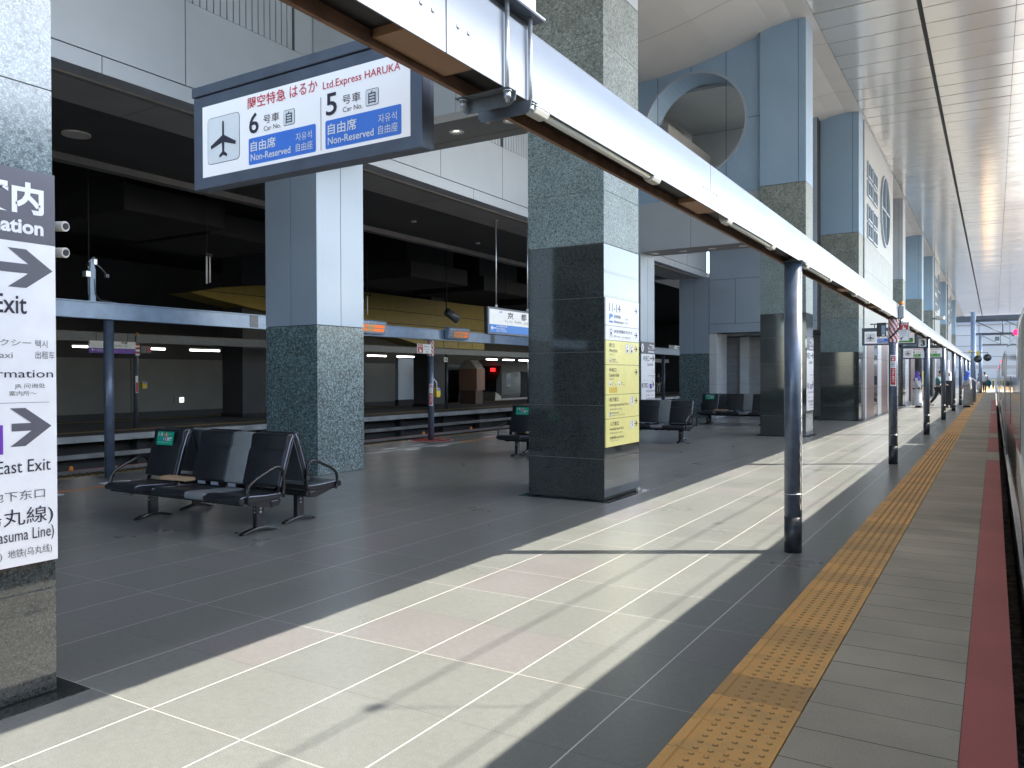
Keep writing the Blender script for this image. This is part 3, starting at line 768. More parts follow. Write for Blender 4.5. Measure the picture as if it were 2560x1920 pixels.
for a, c, m_, lab in ((38.3, 40.6, 'brownp', 'brown shop front panel just past the square-windowed wall'), (41, 42.6, 'stone', 'pale shop front panel before the grey-topped pillar'), (47, 49.6, 'stone', 'pale shop front panel behind the walking people'), (51, 53.6, 'brownp', 'brown shop front panel before the pillar with the yellow poster'), (58, 61, 'stone', 'pale shop front panel past the pillar with the yellow poster'), (62, 64.5, 'brownp', 'brown shop front panel before the pillar with the security camera')):
    b = MB(M[m_], M['gap']); b.box(-4.4, -4.1, a, c, .005, 1.45, 0); b.box(-4.4, -4.1, a, c, 1.456, 2.9, 0); b.box(-4.39, -4.11, a+.01, c-.01, .0, 2.89, 1)
    tag(b.build('shop_front'), lab, 'shop front', 'shop front panels between the far pillars')

# ------------------------------------------------------------------ dark hall on the far side
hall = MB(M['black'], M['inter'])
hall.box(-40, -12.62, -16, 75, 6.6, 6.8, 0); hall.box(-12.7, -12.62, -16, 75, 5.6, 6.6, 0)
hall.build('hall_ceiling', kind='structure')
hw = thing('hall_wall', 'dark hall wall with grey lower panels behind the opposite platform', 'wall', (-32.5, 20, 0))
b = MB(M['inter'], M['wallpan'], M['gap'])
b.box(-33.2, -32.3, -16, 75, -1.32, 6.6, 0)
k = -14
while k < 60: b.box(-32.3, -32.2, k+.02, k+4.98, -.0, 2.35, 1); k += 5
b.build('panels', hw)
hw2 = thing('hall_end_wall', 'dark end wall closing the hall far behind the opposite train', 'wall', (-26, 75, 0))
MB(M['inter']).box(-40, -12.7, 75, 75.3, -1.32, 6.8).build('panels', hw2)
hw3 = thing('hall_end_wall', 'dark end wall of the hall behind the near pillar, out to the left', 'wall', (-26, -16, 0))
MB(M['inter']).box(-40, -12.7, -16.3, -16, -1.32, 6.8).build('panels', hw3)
for i, (x, y, w, z, lab) in enumerate(((-16.2, 9.4, 2.4, 4.8, 'black duct box hanging high above the front bench'), (-17, 12.0, 2.6, 4.8, 'black duct box hanging left of the clad column'), (-17.5, 20, 3.2, 4.7, 'black duct box hanging right of the clad column'), (-18, 25, 3.4, 4.75, 'black duct box hanging above the yellow wall'), (-18, 31, 3.4, 4.75, 'black duct box hanging above the blue station sign'))):
    b = MB(M['black']); b.box(x-1.6, x+1.6, y, y+w, z, z+.55); b.box(x-1.2, x+1.2, y+.3, y+w-.3, z+.551, 6.6)
    tag(b.build('duct_box', bevel=.03), lab, 'duct', 'black ducts under the hall ceiling')
# yellow curved wall with panel seams
yw = thing('yellow_wall', 'yellow curved wall in the dark hall above the opposite platform', 'wall', (-24, 28, 3))
b = MB(M['yellow'])
pts = [(17.9, 4.49), (19.2, 4.78), (20.8, 5.0), (23.5, 5.2), (26.8, 5.31), (36.6, 5.36), (36.6, 2.98), (31.4, 2.98), (29.5, 3.3), (27.5, 3.6), (25.2, 3.75), (22.5, 3.95), (21, 4.08), (20, 4.2), (19, 4.32)]
b.prism([(-24.0, y, z) for y, z in pts], (-1.2, 0, 0)); b.build('curved_face', yw)
b = MB(M['gap'])
for z, y0 in ((4.02, 22.0), (3.62, 27.8), (4.6, 18.4)): b.box(-23.996, -23.985, y0, 36.6, z-.012, z+.012)
for y in (31.5, 32.8, 34.1, 35.4): b.box(-23.995, -23.984, y-.012, y+.012, 3.0, 3.6)
b.build('panel_seams', yw)
for x, y, lab in ((-25.4, 20.35, 'dark square pillar standing on the opposite platform left of the clad column'), (-25.3, 32.0, 'dark square pillar standing on the opposite platform behind the striped pole')):
    t = thing('hall_pillar', lab, 'pillar', (x+.6, y+.5, 0), group='dark pillars of the hall')
    MB(M['inter']).box(x, x+1.15, y, y+1.1, .14, 6.6).build('shaft', t); MB(M['black']).box(x-.04, x+1.19, y-.04, y+1.14, 0, .14).build('plinth', t)
b = MB(M['bluegrey'], M['gap']); b.box(-27.0, -26.8, 32.6, 35.4, .3, 2.5, 0); b.box(-27.02, -26.78, 32.6, 35.4, 0, .3, 1)
tag(b.build('hall_partition', bevel=.01), 'pale blue partition behind the striped pole across the tracks', 'partition')
# brown booth with pointed top
bo = thing('pointed_booth', 'brown booth with a pointed arch top on the opposite platform', 'booth', (-25, 36.3, 0))
def arch(x0, x1, z0, z1, zt): 
    c = (x0+x1)/2; return [(x0, z0), (x1, z0), (x1, z1), (x1-(x1-x0)*.16, z1+(zt-z1)*.55), (c+(x1-x0)*.12, zt), (c-(x1-x0)*.12, zt), (x0+(x1-x0)*.16, z1+(zt-z1)*.55), (x0, z1)]
b = MB(pbr('booth_wood', (.27, .14, .09), .5, var=.1)); b.prism([(x, 36.3, z) for x, z in [(-25.5, .75), (-24.3, .75), (-24.3, 1.95), (-25.5, 1.95)]], (0, .8, 0)); b.build('upper_panel', bo)
b = MB(pbr('booth_base', (.10, .055, .04), .5, var=.1)); b.box(-25.45, -24.4, 36.33, 37.05, 0, .748); b.build('base', bo)
b = MB(M['khaki']); P = arch(-25.45, -24.35, 1.952, 1.96, 2.42); b.prism([(x, 36.32, z) for x, z in P], (0, .76, 0)); b.build('arch_top', bo)

def tube_lamp(y0, y1, lab, x=-22):
    t = thing('tube_lamp', lab, 'tube light', (x, (y0+y1)/2, 2.38), group='lit fluorescent tubes over the opposite platform')
    b = MB(M['tube']); b.cyl((x, y0, 2.385), (x, y1, 2.385), .022, seg=8); b.build('tube', t)
    MB(M['lampbody']).box(x-.06, x+.06, y0, y1, 2.412, 2.45).build('housing', t)
for i, (a, c, lab) in enumerate(((12.6, 13.02, 'short lit tube light just left of the purple station sign'), (14.75, 15.48, 'lit tube light behind the far SOS pole'), (16.38, 17.51, 'lit tube light left of the clad column'), (24.81, 25.96, 'lit tube light just right of the clad column'), (26.7, 27.84, 'lit tube light left of the striped pole'),
                           (33.75, 34.74, 'lit tube light above the cab of the opposite train'), (35.33, 36.43, 'lit tube light above the opposite train door'), (36.98, 37.96, 'lit tube light beside the directory pillar edge'))): tube_lamp(a, c, lab)
def ibeam(mb, x, w, z0, z1, y0, y1, m=0, mf=0):
    mb.box(x-w, x+w, y0, y1, z0, z0+.014, mf); mb.box(x-w, x+w, y0, y1, z1-.014, z1, mf); mb.box(x+w*.55-.006, x+w*.55, y0, y1, z0+.0145, z1-.0145, m); mb.box(x-w*.55, x-w*.55+.006, y0, y1, z0+.0145, z1-.0145, m)
ob = thing('opposite_beam', 'dark grey cable beam above the opposite platform', 'beam', (-22, 25, 2.54))
b = MB(M['clamp']); ibeam(b, -22, .09, 2.55, 2.82, -6, 60); b.build('profile', ob)
def pole(x, y, z1, lab, grp, r=.071, mt='pole', base=True):
    t = thing('steel_pole', lab, 'pole', (x, y, 0), group=grp)
    b = MB(M[mt]); b.cyl((x, y, .30 if base else 0), (x, y, z1), r, seg=24)
    if z1 < 3: b.box(x-.10, x+.10, y-.10, y+.10, z1-.001, z1+.008)
    b.build('shaft', t)
    if base:
        b = MB(M['polebase']); b.cyl((x, y, 0), (x, y, .30), r*1.006, seg=24); b.build('painted_foot', t)
        MB(M['zinc']).cyl((x, y, .49), (x, y, .497), r*1.02, seg=24).build('weld_ring', t)
    return t
OPPL = {14.5: 'dark pole with a striped head on the opposite platform, by the purple sign', 22.3: 'dark pole on the opposite platform hidden by the clad column', 30.3: 'dark pole carrying the number 4 plate on the opposite platform', 38: 'dark pole on the opposite platform before the train'}
for y, lab in OPPL.items(): pole(-22, y, 2.548, lab, 'poles of the opposite platform', mt='clamp', base=False)
# near side of the hall: beam over the far edge of our platform
lb = thing('far_cable_beam', 'blue grey steel beam on poles along the far platform edge', 'beam', (-11.32, 20, 2.37))
b = MB(M['steelb'], M['lip']); ibeam(b, -11.32, .075, 2.365, 2.615, -6, 66, 0, 0); b.build('profile', lb)
b = MB(M['clamp'])
for y in (9.72, 12.6, 17.6): b.box(-11.278, -11.27, y-.09, y+.09, 2.385, 2.595)
b.build('splice_plate', lb)
for y, lab in ((7.05, 'blue grey pole at the far platform edge, left of the front bench'), (15.02, 'blue grey pole with striped wrap standing in a red floor circle'), (22.7, 'blue grey pole at the far platform edge hidden by the directory pillar'), (30.4, 'dark looking pole below the number 3 plate at the far platform edge')):
    pole(-11.36, y, 2.364, lab, 'poles along the far platform edge', base=False)

# ------------------------------------------------------------------ white cable beam along our edge
cb = thing('white_cable_beam', 'long white box beam on poles along the near platform edge', 'beam', (-1.45, 40, 2.44))
b = MB(M['beamw'], M['gap'])
xn, xf, z0, z1 = -1.375, -1.525, 2.437, 2.692
J = [1.90, 4.44, 6.95, 9.60, 12.2, 14.75]+[17.3+2.58*k for k in range(28)]
ed = [-6.0]+[y for y in J]+[90]
for a, c in zip(ed[:-1], ed[1:]):
    P = [(xn, z0), (xn, z1-.012), (xn-.008, z1-.002), (xn-.02, z1), (xf+.02, z1), (xf, z1-.012), (xf, z0), (xf+.004, z0), (xf+.004, z1-.016), (xf+.022, z1-.005), (xn-.022, z1-.005), (xn-.005, z1-.016), (xn-.005, z0)]
    b.prism([(x, a+.003, z) for x, z in P], (0, c-a-.006, 0), 0)
b.box(xf+.01, xn-.01, -6, 90, z1-.02, z1-.008, 1)
b.build('cover', cb)
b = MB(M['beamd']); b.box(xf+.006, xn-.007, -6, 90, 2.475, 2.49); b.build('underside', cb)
b = MB(M['rust']); b.box(xf-.004, xf+.014, -6, 90, 2.428, 2.4365); b.box(xf+.0045, xf+.009, -6, 90, 2.437, 2.475); b.build('rusty_rim', cb)
for y in J[:12]:
    if abs(y-6.95) < .1 or abs(y-14.75) < .1: continue
    MB(M['brown']).box(xf+.016, xn-.008, y-.17, y+.17, 2.448, 2.474).build('joint_plate', cb)
    s_ = MB(M['zinc'])
    for d in (-.12, -.065, .06, .115):
        s_.dome((xn+.0005, y+d, 2.535), .008, .004, 8, 2, axis=(1, 0, 0))
    s_.build('joint_screws', cb)
def beam_lamp(y, lab):
    t = thing('beam_lamp', lab, 'fluorescent lamp', (-1.41, y, 2.44), group='unlit fluorescent lamps under the white beam')
    X = -1.405
    b = MB(M['lampbody'])
    for s0, s1 in ((y, y+.10), (y+1.13, y+1.23)):
        b.prism([(X-.028, s0, 2.474), (X+.028, s0, 2.474), (X+.028, s0, 2.432), (X+.018, s0, 2.415), (X-.018, s0, 2.415), (X-.028, s0, 2.432)], (0, s1-s0, 0))
    b.box(X-.022, X+.022, y+.101, y+1.129, 2.452, 2.474)
    b.build('end_caps', t, bevel=.004)
    b = MB(M['diff']); b.cyl((X, y+.101, 2.437), (X, y+1.129, 2.437), .0165, seg=14); b.build('tube', t)
nm = ['first', 'second', 'third', 'fourth', 'fifth', 'sixth', 'seventh', 'eighth', 'ninth', 'tenth', 'eleventh', 'twelfth']
ly = [2.44, 4.80, 7.18, 10.0, 12.5, 15.2, 17.8, 20.4, 23.0, 25.6, 28.2, 30.8]
for k, y in enumerate(ly): beam_lamp(y, nm[k]+' unlit lamp from the camera under the white beam')
PY = [6.95, 14.72, 22.42, 30.13, 37.86, 45.6, 53.3, 61.1, 69.0, 76.7]
PL = ['thick blue grey pole nearest the camera, peeling white paint on its sunny side', 'pole with red and white wrap and SOS label under the white beam', 'pole under the white beam beside the black number 3 plate', 'pole under the white beam behind the woman in the purple headscarf', 'pole under the white beam beside the man looking at his phone'] + [w+' pole from the camera under the beam' for w in ('sixth', 'seventh', 'eighth', 'ninth', 'tenth')]
for y, lab in zip(PY, PL):
    t = pole(-1.45, y, 2.436, lab, 'poles under the white beam')
# peeling paint, stretched to full height as a painted sunlit band
def peel_and_glare(y, parent):
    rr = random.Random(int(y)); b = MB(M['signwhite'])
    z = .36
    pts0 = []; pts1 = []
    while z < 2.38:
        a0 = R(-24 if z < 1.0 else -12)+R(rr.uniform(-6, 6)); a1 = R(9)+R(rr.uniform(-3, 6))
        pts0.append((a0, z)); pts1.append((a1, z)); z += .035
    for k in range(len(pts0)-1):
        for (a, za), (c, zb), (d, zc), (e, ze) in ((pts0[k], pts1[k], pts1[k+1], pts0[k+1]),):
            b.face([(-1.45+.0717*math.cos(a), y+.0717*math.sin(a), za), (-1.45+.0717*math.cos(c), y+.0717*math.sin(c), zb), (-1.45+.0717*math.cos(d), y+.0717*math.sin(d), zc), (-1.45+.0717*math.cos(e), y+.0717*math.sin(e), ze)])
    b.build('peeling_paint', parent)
for o in [o for o in COL.objects if o.name.startswith('steel_pole') and abs(o.location.x+1.45) < .01][:2]: peel_and_glare(o.location.y, o)

# clamp that carries the hanging sign
ck = thing('beam_clamp', 'dark grey bolted clamp with two steel rods round the white beam', 'clamp', (-1.45, 2.3, 2.4))
for y in (2.222, 2.374):
    b = MB(M['zinc']); b.cyl((-1.363, y, 2.385), (-1.363, y, 2.735), .0075, seg=10); b.cyl((-1.363, y, 2.398), (-1.363, y, 2.416), .0125, seg=6); b.cyl((-1.363, y, 2.418), (-1.363, y, 2.424), .0155, seg=16)
    b.cyl((-1.538, y, 2.385), (-1.538, y, 2.735), .0075, seg=10); b.cyl((-1.538, y, 2.398), (-1.538, y, 2.416), .0125, seg=6); b.cyl((-1.538, y, 2.418), (-1.538, y, 2.424), .0155, seg=16)
    b.build('u_bolt', ck)
    b = MB(M['clamp']); e = -.024 if y < 2.3 else .024
    P = [(-1.545, 2.382), (-1.37, 2.382), (-1.35, 2.395), (-1.345, 2.415), (-1.345, 2.4275), (-1.56, 2.4275), (-1.56, 2.395)]
    b.prism([(x, y-e, z) for x, z in P], (0, .004 if e < 0 else -.004, 0)); b.box(-1.56, -1.345, min(y-e, y+e)+.004, max(y-e, y+e)-.004, 2.4245, 2.4275)
    b.build('angle_bar', ck)
b = MB(M['clamp'], M['signwhite'])
b.box(-1.40, -1.335, 2.17, 2.43, 2.716, 2.721); b.box(-1.56, -1.50, 2.17, 2.43, 2.716, 2.721); b.box(-1.400, -1.395, 2.17, 2.43, 2.694, 2.7155)
b.box(-1.338, -1.3335, 2.17, 2.43, 2.7215, 2.727, 1); b.box(-1.353, -1.347, 2.26, 2.385, 2.728, 2.80, 1); b.box(-1.56, -1.34, 2.26, 2.385, 2.80, 2.81)
b.build('top_bracket', ck)

# ------------------------------------------------------------------ hanging car signs
def hang_sign(label, x0, y, z0, band='blueink', full=True):
    """x0,z0: lower left corner of the 1.255 x 0.455 frame, face towards -Y"""
    t = thing('hanging_sign', label, 'sign', (x0+.6, y, z0), group='hanging boarding signs')
    ox, oz = x0+2.985, z0-2.30
    b = MB(M['signgrey'])
    b.box(-2.985+ox, -1.735+ox, y, y+.055, 2.302+oz, 2.70+oz); b.build('frame', t, bevel=.004)
    b = MB(M['signgrey']); b.box(-2.99+ox, -1.40+ox if full else -1.73+ox, y-.006, y+.07, 2.703+oz, 2.745+oz); b.build('top_rail', t, bevel=.003)
    b = MB(M['signgrey']); b.box(-2.975+ox, -1.745+ox, y+.056, y+.085, 2.31+oz, 2.695+oz); b.build('back_cover', t, bevel=.003)
    b = MB(M['panel_lit']); b.box(-2.923+ox, -1.787+ox, y-.0022, y+.002, 2.349+oz, 2.652+oz); b.build('light_panel', t)
    k = Ink(Plane((ox, y-.0022, oz), (1, 0, 0), (0, 0, 1)), .0008)
    k.frame(-2.889, 2.398, -2.686, 2.595, .0022, .02, 'ink', 'signwhite'); k.plane_icon(-2.7875, 2.4965, .158, .155, 'ink')
    k.text('関空特急', -2.635, 2.592, -2.414, 2.640, 'redink', .008); k.text('はるか', -2.391, 2.594, -2.239, 2.640, 'redink', .006); k.text('Ltd.Express HARUKA', -2.21, 2.584, -1.829, 2.622, 'redink', .004)
    k.rect(-2.2245, 2.362, -2.2215, 2.567, 'ink')
    for u, n in ((0, '6'), (.432, '5')):
        k.text(n, -2.627+u, 2.488, -2.57+u, 2.573, 'ink', .012); k.text('号車', -2.542+u, 2.517, -2.451+u, 2.552, 'ink'); k.text('Car No.', -2.54+u, 2.488, -2.442+u, 2.507, 'ink')
        k.frame(-2.427+u, 2.489, -2.364+u, 2.551, .0022, .008, 'ink', 'signwhite'); k.text('自', -2.413+u, 2.497, -2.378+u, 2.543, 'ink', .006)
    for a, c in ((-2.632, -2.25), (-2.2, -1.826)):
        k.rrect(a, 2.362, c, 2.471, .008, band); d = a+.014
        k.text('自由席', d, 2.414, d+.146, 2.457, 'signwhite', .014); k.text('Non-Reserved', d, 2.377, d+.23, 2.405, 'signwhite', .01)
        k.text('자유석', c-.108, 2.417, c-.02, 2.449, 'signwhite'); k.text('自由座', c-.108, 2.376, c-.016, 2.409, 'signwhite')
    k.build('lettering', t)
    return t
hang_sign('nearest hanging boarding sign with an aeroplane, car numbers 6 and 5 on white', -2.985, 2.25, 2.30)
s2 = hang_sign('farther hanging boarding sign with an aeroplane, half behind the SOS pole', -2.89, 22.0, 2.25, full=False)
gb = MB(M['greenink']); gb.box(-2.15, -1.72, 21.990, 21.9955, 2.315, 2.40); gb.build('green_band', s2)
s3 = hang_sign('hanging boarding sign with a green band behind the third pole', -2.66, 29.5, 2.03, band='greenink', full=False)
def rods(t, x0, x1, y, z0, z1):
    for x in (x0, x1): MB(M['clamp']).cyl((x, y, z0), (x, y, z1), .012, seg=8).build('hanger_rod', t)
rods(s2, -2.6, -1.6, 22.03, 2.70, 2.78); rods(s3, -2.4, -1.6, 29.53, 2.48, 2.56)
for t_, y, z in ((s2, 22.03, 2.775), (s3, 29.53, 2.555)): MB(M['clamp']).box(-2.7, -1.40, y-.02, y+.02, z, z+.03).build('hanger_arm', t_)

# ------------------------------------------------------------------ guide boards on the pillars
def info_board(label, pl, width=1.05, z0=.635, z1=2.44):
    """white guide board; u runs to the right and ends at 0 on the right edge"""
    o = pl.p(-width/2, 0)
    t = thing('guide_board', label, 'sign', (o.x, o.y, 0), group='white guide boards on the pillars')
    b = MB(M['signwhite'], M['hdr'])
    def slab(v0, v1, m, d): b.prism([pl.p(-width, v0), pl.p(0, v0), pl.p(0, v1), pl.p(-width, v1)], pl.N*d, m)
    slab(z0, 2.108, 0, .012); slab(2.109, z1, 1, .012)
    b.build('panel', t)
    k = Ink(Plane(pl.p(0, 0, .012), pl.U, pl.V), .001); e = 2.087
    T = lambda s, a, v0, c, v1, m, bo=0.0: k.text(s, a-e, v0, c-e, v1, m, bo)
    n = 20
    k.poly([(1.17-e+.095*math.cos(2*math.pi*q/n), 2.275+.115*math.sin(2*math.pi*q/n)) for q in range(n)], 'signwhite', .0004); T('i', 1.152, 2.21, 1.188, 2.34, 'hdr', .05)
    T('ご案内', 1.58, 2.238, 2.035, 2.385, 'signwhite', .035); T('Information', 1.60, 2.146, 2.033, 2.214, 'signwhite', .035)
    T('中央口', 1.22, 1.90, 1.66, 2.06, 'ink', .012); k.arrow(2.073-e, 1.72-e, 1.988, .088, .042, 'hdr')
    T('Central Exit', 1.50, 1.78, 1.955, 1.868, 'ink', .01)
    T('タクシー', 1.79, 1.634, 1.973, 1.664, 'inkgrey'); T('택시', 1.992, 1.628, 2.046, 1.664, 'inkgrey'); T('Taxi', 1.805, 1.578, 1.892, 1.605, 'inkgrey'); T('出租车', 1.991, 1.577, 2.079, 1.613, 'inkgrey')
    T('JR Information', 1.60, 1.479, 2.071, 1.527, 'ink'); T('JR 问询处', 1.899, 1.438, 2.035, 1.464, 'inkgrey'); T('案内所～', 1.875, 1.407, 1.995, 1.43, 'inkgrey')
    k.rect(1.08-e, 1.375, 2.054-e, 1.3772, 'inkgrey')
    T('地下東口', 1.10, 1.17, 1.58, 1.31, 'ink', .012)
    k.arrow(2.062-e, 1.885-e, 1.265, .087, .035, 'hdr'); k.rect(1.69-e, 1.147, 1.849-e, 1.278, 'purple')
    T('Underground East Exit', 1.42, 1.04, 2.056, 1.116, 'ink'); T('지하동쪽출구', 1.42, .935, 1.70, .977, 'inkgrey'); T('地下东口', 1.79, .933, 2.029, .977, 'inkgrey')
    T('地下鉄(烏丸線)', 1.42, .808, 2.066, .897, 'ink'); T('Subway (Karasuma Line)', 1.56, .733, 2.069, .802, 'ink')
    T('지하철(가라스마선)', 1.50, .669, 1.84, .712, 'inkgrey'); T('地铁(乌丸线)', 1.864, .669, 2.059, .714, 'inkgrey')
    k.build('lettering', t)
    return t
info_board('large white guide board with black arrows on the near pillar at the left picture edge', side(-3.795, 2.087))
info_board('white guide board on the hidden far column, seen only mirrored in the dark granite', Plane((-9.80, 2.106, 0), (-1, 0, 0), (0, 0, 1)), width=1.0)
info_board('white guide board with black header on the blue-topped pillar behind the nearest pole', side(-3.895, 20.99), width=.82)
info_board('narrow white guide board peeking out behind the yellow directory', side(-8.23, 21.33), width=1.0, z0=.76, z1=2.44)
# yellow directory on pillar M
yd = thing('exit_directory', 'tall white and yellow exit directory on the dark granite pillar', 'sign', (-3.95, 9.15, 0))
b = MB(M['signwhite'], M['signyellow'])
ZS = [2.43, 2.099, 1.922, 1.628, 1.267, .977, .638]
for i in range(6): b.box(-3.9545, -3.940, 8.636, 9.66, ZS[i+1]+.0025, ZS[i]-.0025, 0 if i < 2 else 1)
b.build('panel', yd)
b = MB(M['ink']); b.box(-3.9545, -3.9425, 8.64, 9.656, .642, 2.426); b.build('backing', yd)
k = Ink(side(-3.940), .001); T = k.text
for v in (2.322, 2.012, 1.834, 1.54, 1.176, .884): k.arrow(9.607, 9.507, v, .036, .012, 'ink')
T('11-14', 8.733, 2.268, 9.066, 2.372, 'ink', -.004)
k.rect(8.733, 2.17, 8.836, 2.24, 'blueink'); k.rect(8.733, 2.135, 8.836, 2.158, 'blueink'); k.poly([(8.745, 2.172), (8.836, 2.172), (8.836, 2.206), (8.79, 2.2)], 'signwhite', .001)
T('新幹線', 8.87, 2.19, 9.072, 2.238, 'ink'); T('Shinkansen', 8.87, 2.135, 9.157, 2.172, 'ink'); T('신칸센', 9.205, 2.187, 9.30, 2.21, 'inkgrey'); T('新干线', 9.205, 2.138, 9.30, 2.162, 'inkgrey')
k.frame(8.732, 1.959, 8.835, 2.068, .003, .012, 'inkgrey', 'signwhite'); k.rrect(8.762, 1.995, 8.805, 2.055, .006, 'ink', .002); k.rect(8.769, 2.02, 8.798, 2.045, 'signwhite', .003); k.poly([(8.75, 1.968), (8.76, 1.968), (8.785, 1.996), (8.807, 1.968), (8.817, 1.968), (8.79, 2.0), (8.777, 2.0)], 'ink', .002)
T('JR在来線のりかえ', 8.872, 2.008, 9.447, 2.058, 'ink', .004); T('JR Line', 8.869, 1.957, 9.047, 1.985, 'ink'); T('재래선 换乘在来线', 9.09, 1.958, 9.38, 1.98, 'inkgrey')
T('西 口', 8.731, 1.837, 8.884, 1.884, 'ink', .006); T('West Exit', 8.73, 1.78, 8.969, 1.818, 'ink'); T('서쪽 출구', 8.735, 1.742, 8.86, 1.76, 'inkgrey')
for a, c in ((9.226, 9.322), (9.366, 9.465)):
    k.frame(a, 1.78, c, 1.886, .002, .01, 'inkgrey', 'signwhite')
    k.rect(a+.03, 1.79, c-.03, 1.822, 'ink', .003); k.poly([(a+.02, 1.835), (a+.035, 1.835), (c-.02, 1.872), (c-.035, 1.872)], 'ink', .003)
k.frame(8.735, 1.655, 8.78, 1.70, .002, .005, 'inkgrey', 'signwhite'); k.rect(8.748, 1.664, 8.767, 1.682, 'ink', .003)
T('近鉄電車', 8.80, 1.68, 8.92, 1.699, 'ink'); T('Kintetsu Line', 8.80, 1.657, 8.985, 1.671, 'inkgrey')
T('中央口', 8.729, 1.542, 8.932, 1.59, 'ink', .006); T('Central Exit', 8.729, 1.484, 9.021, 1.525, 'ink'); T('중앙 출구', 8.735, 1.446, 8.865, 1.466, 'inkgrey')
for a in (8.73, 8.994): k.rrect(a, 1.372, a+.062, 1.425, .006, 'signwhite', .001); k.rect(a+.014, 1.385, a+.048, 1.398, 'ink', .002)
T('バス', 8.81, 1.398, 8.87, 1.42, 'ink'); T('Bus  버스', 8.81, 1.374, 8.95, 1.39, 'inkgrey'); T('タクシー', 9.072, 1.398, 9.18, 1.42, 'ink'); T('Taxi 택시', 9.072, 1.374, 9.20, 1.39, 'inkgrey')
k.rect(8.726, 1.288, 8.964, 1.355, 'gold')
T('地下東口', 8.736, 1.182, 8.996, 1.232, 'ink', .006); T('Underground East Exit', 8.736, 1.118, 9.307, 1.158, 'ink'); T('지하 동쪽 출구 地下东口', 8.742, 1.077, 9.105, 1.10, 'inkgrey')
T('地下鉄 烏丸線', 8.80, 1.034, 9.0, 1.055, 'ink'); T('Subway Karasuma Line 乌丸线', 8.80, 1.008, 9.20, 1.024, 'inkgrey'); k.rrect(8.74, 1.004, 8.78, 1.056, .008, 'blueink', .001); k.rect(8.752, 1.012, 8.768, 1.034, 'signwhite', .002)
T('八条東口', 8.741, .888, 9.003, .94, 'ink', .006); T('Hachijō East Exit', 8.741, .828, 9.161, .868, 'ink'); T('하치조 동쪽 출구 八条东口', 8.742, .79, 9.12, .812, 'inkgrey'); T('営業時間 6:50-23:00', 8.744, .727, 9.153, .762, 'ink'); T('Open hours', 8.747, .70, 8.99, .716, 'inkgrey')
for v in (1.122, .824):
    k.frame(9.372, v, 9.479, v+.108, .002, .01, 'inkgrey', 'signwhite')
    k.poly([(9.40, v+.02), (9.412, v+.02), (9.455, v+.05), (9.445, v+.06)], 'ink', .003); k.poly([(9.41, v+.06), (9.425, v+.06), (9.44, v+.098), (9.42, v+.098)], 'ink', .003)
k.build('lettering', yd)
MB(M['lampbody']).box(-3.955, -3.93, 9.60, 9.69, .0, .04).build('cable_clip', yd)

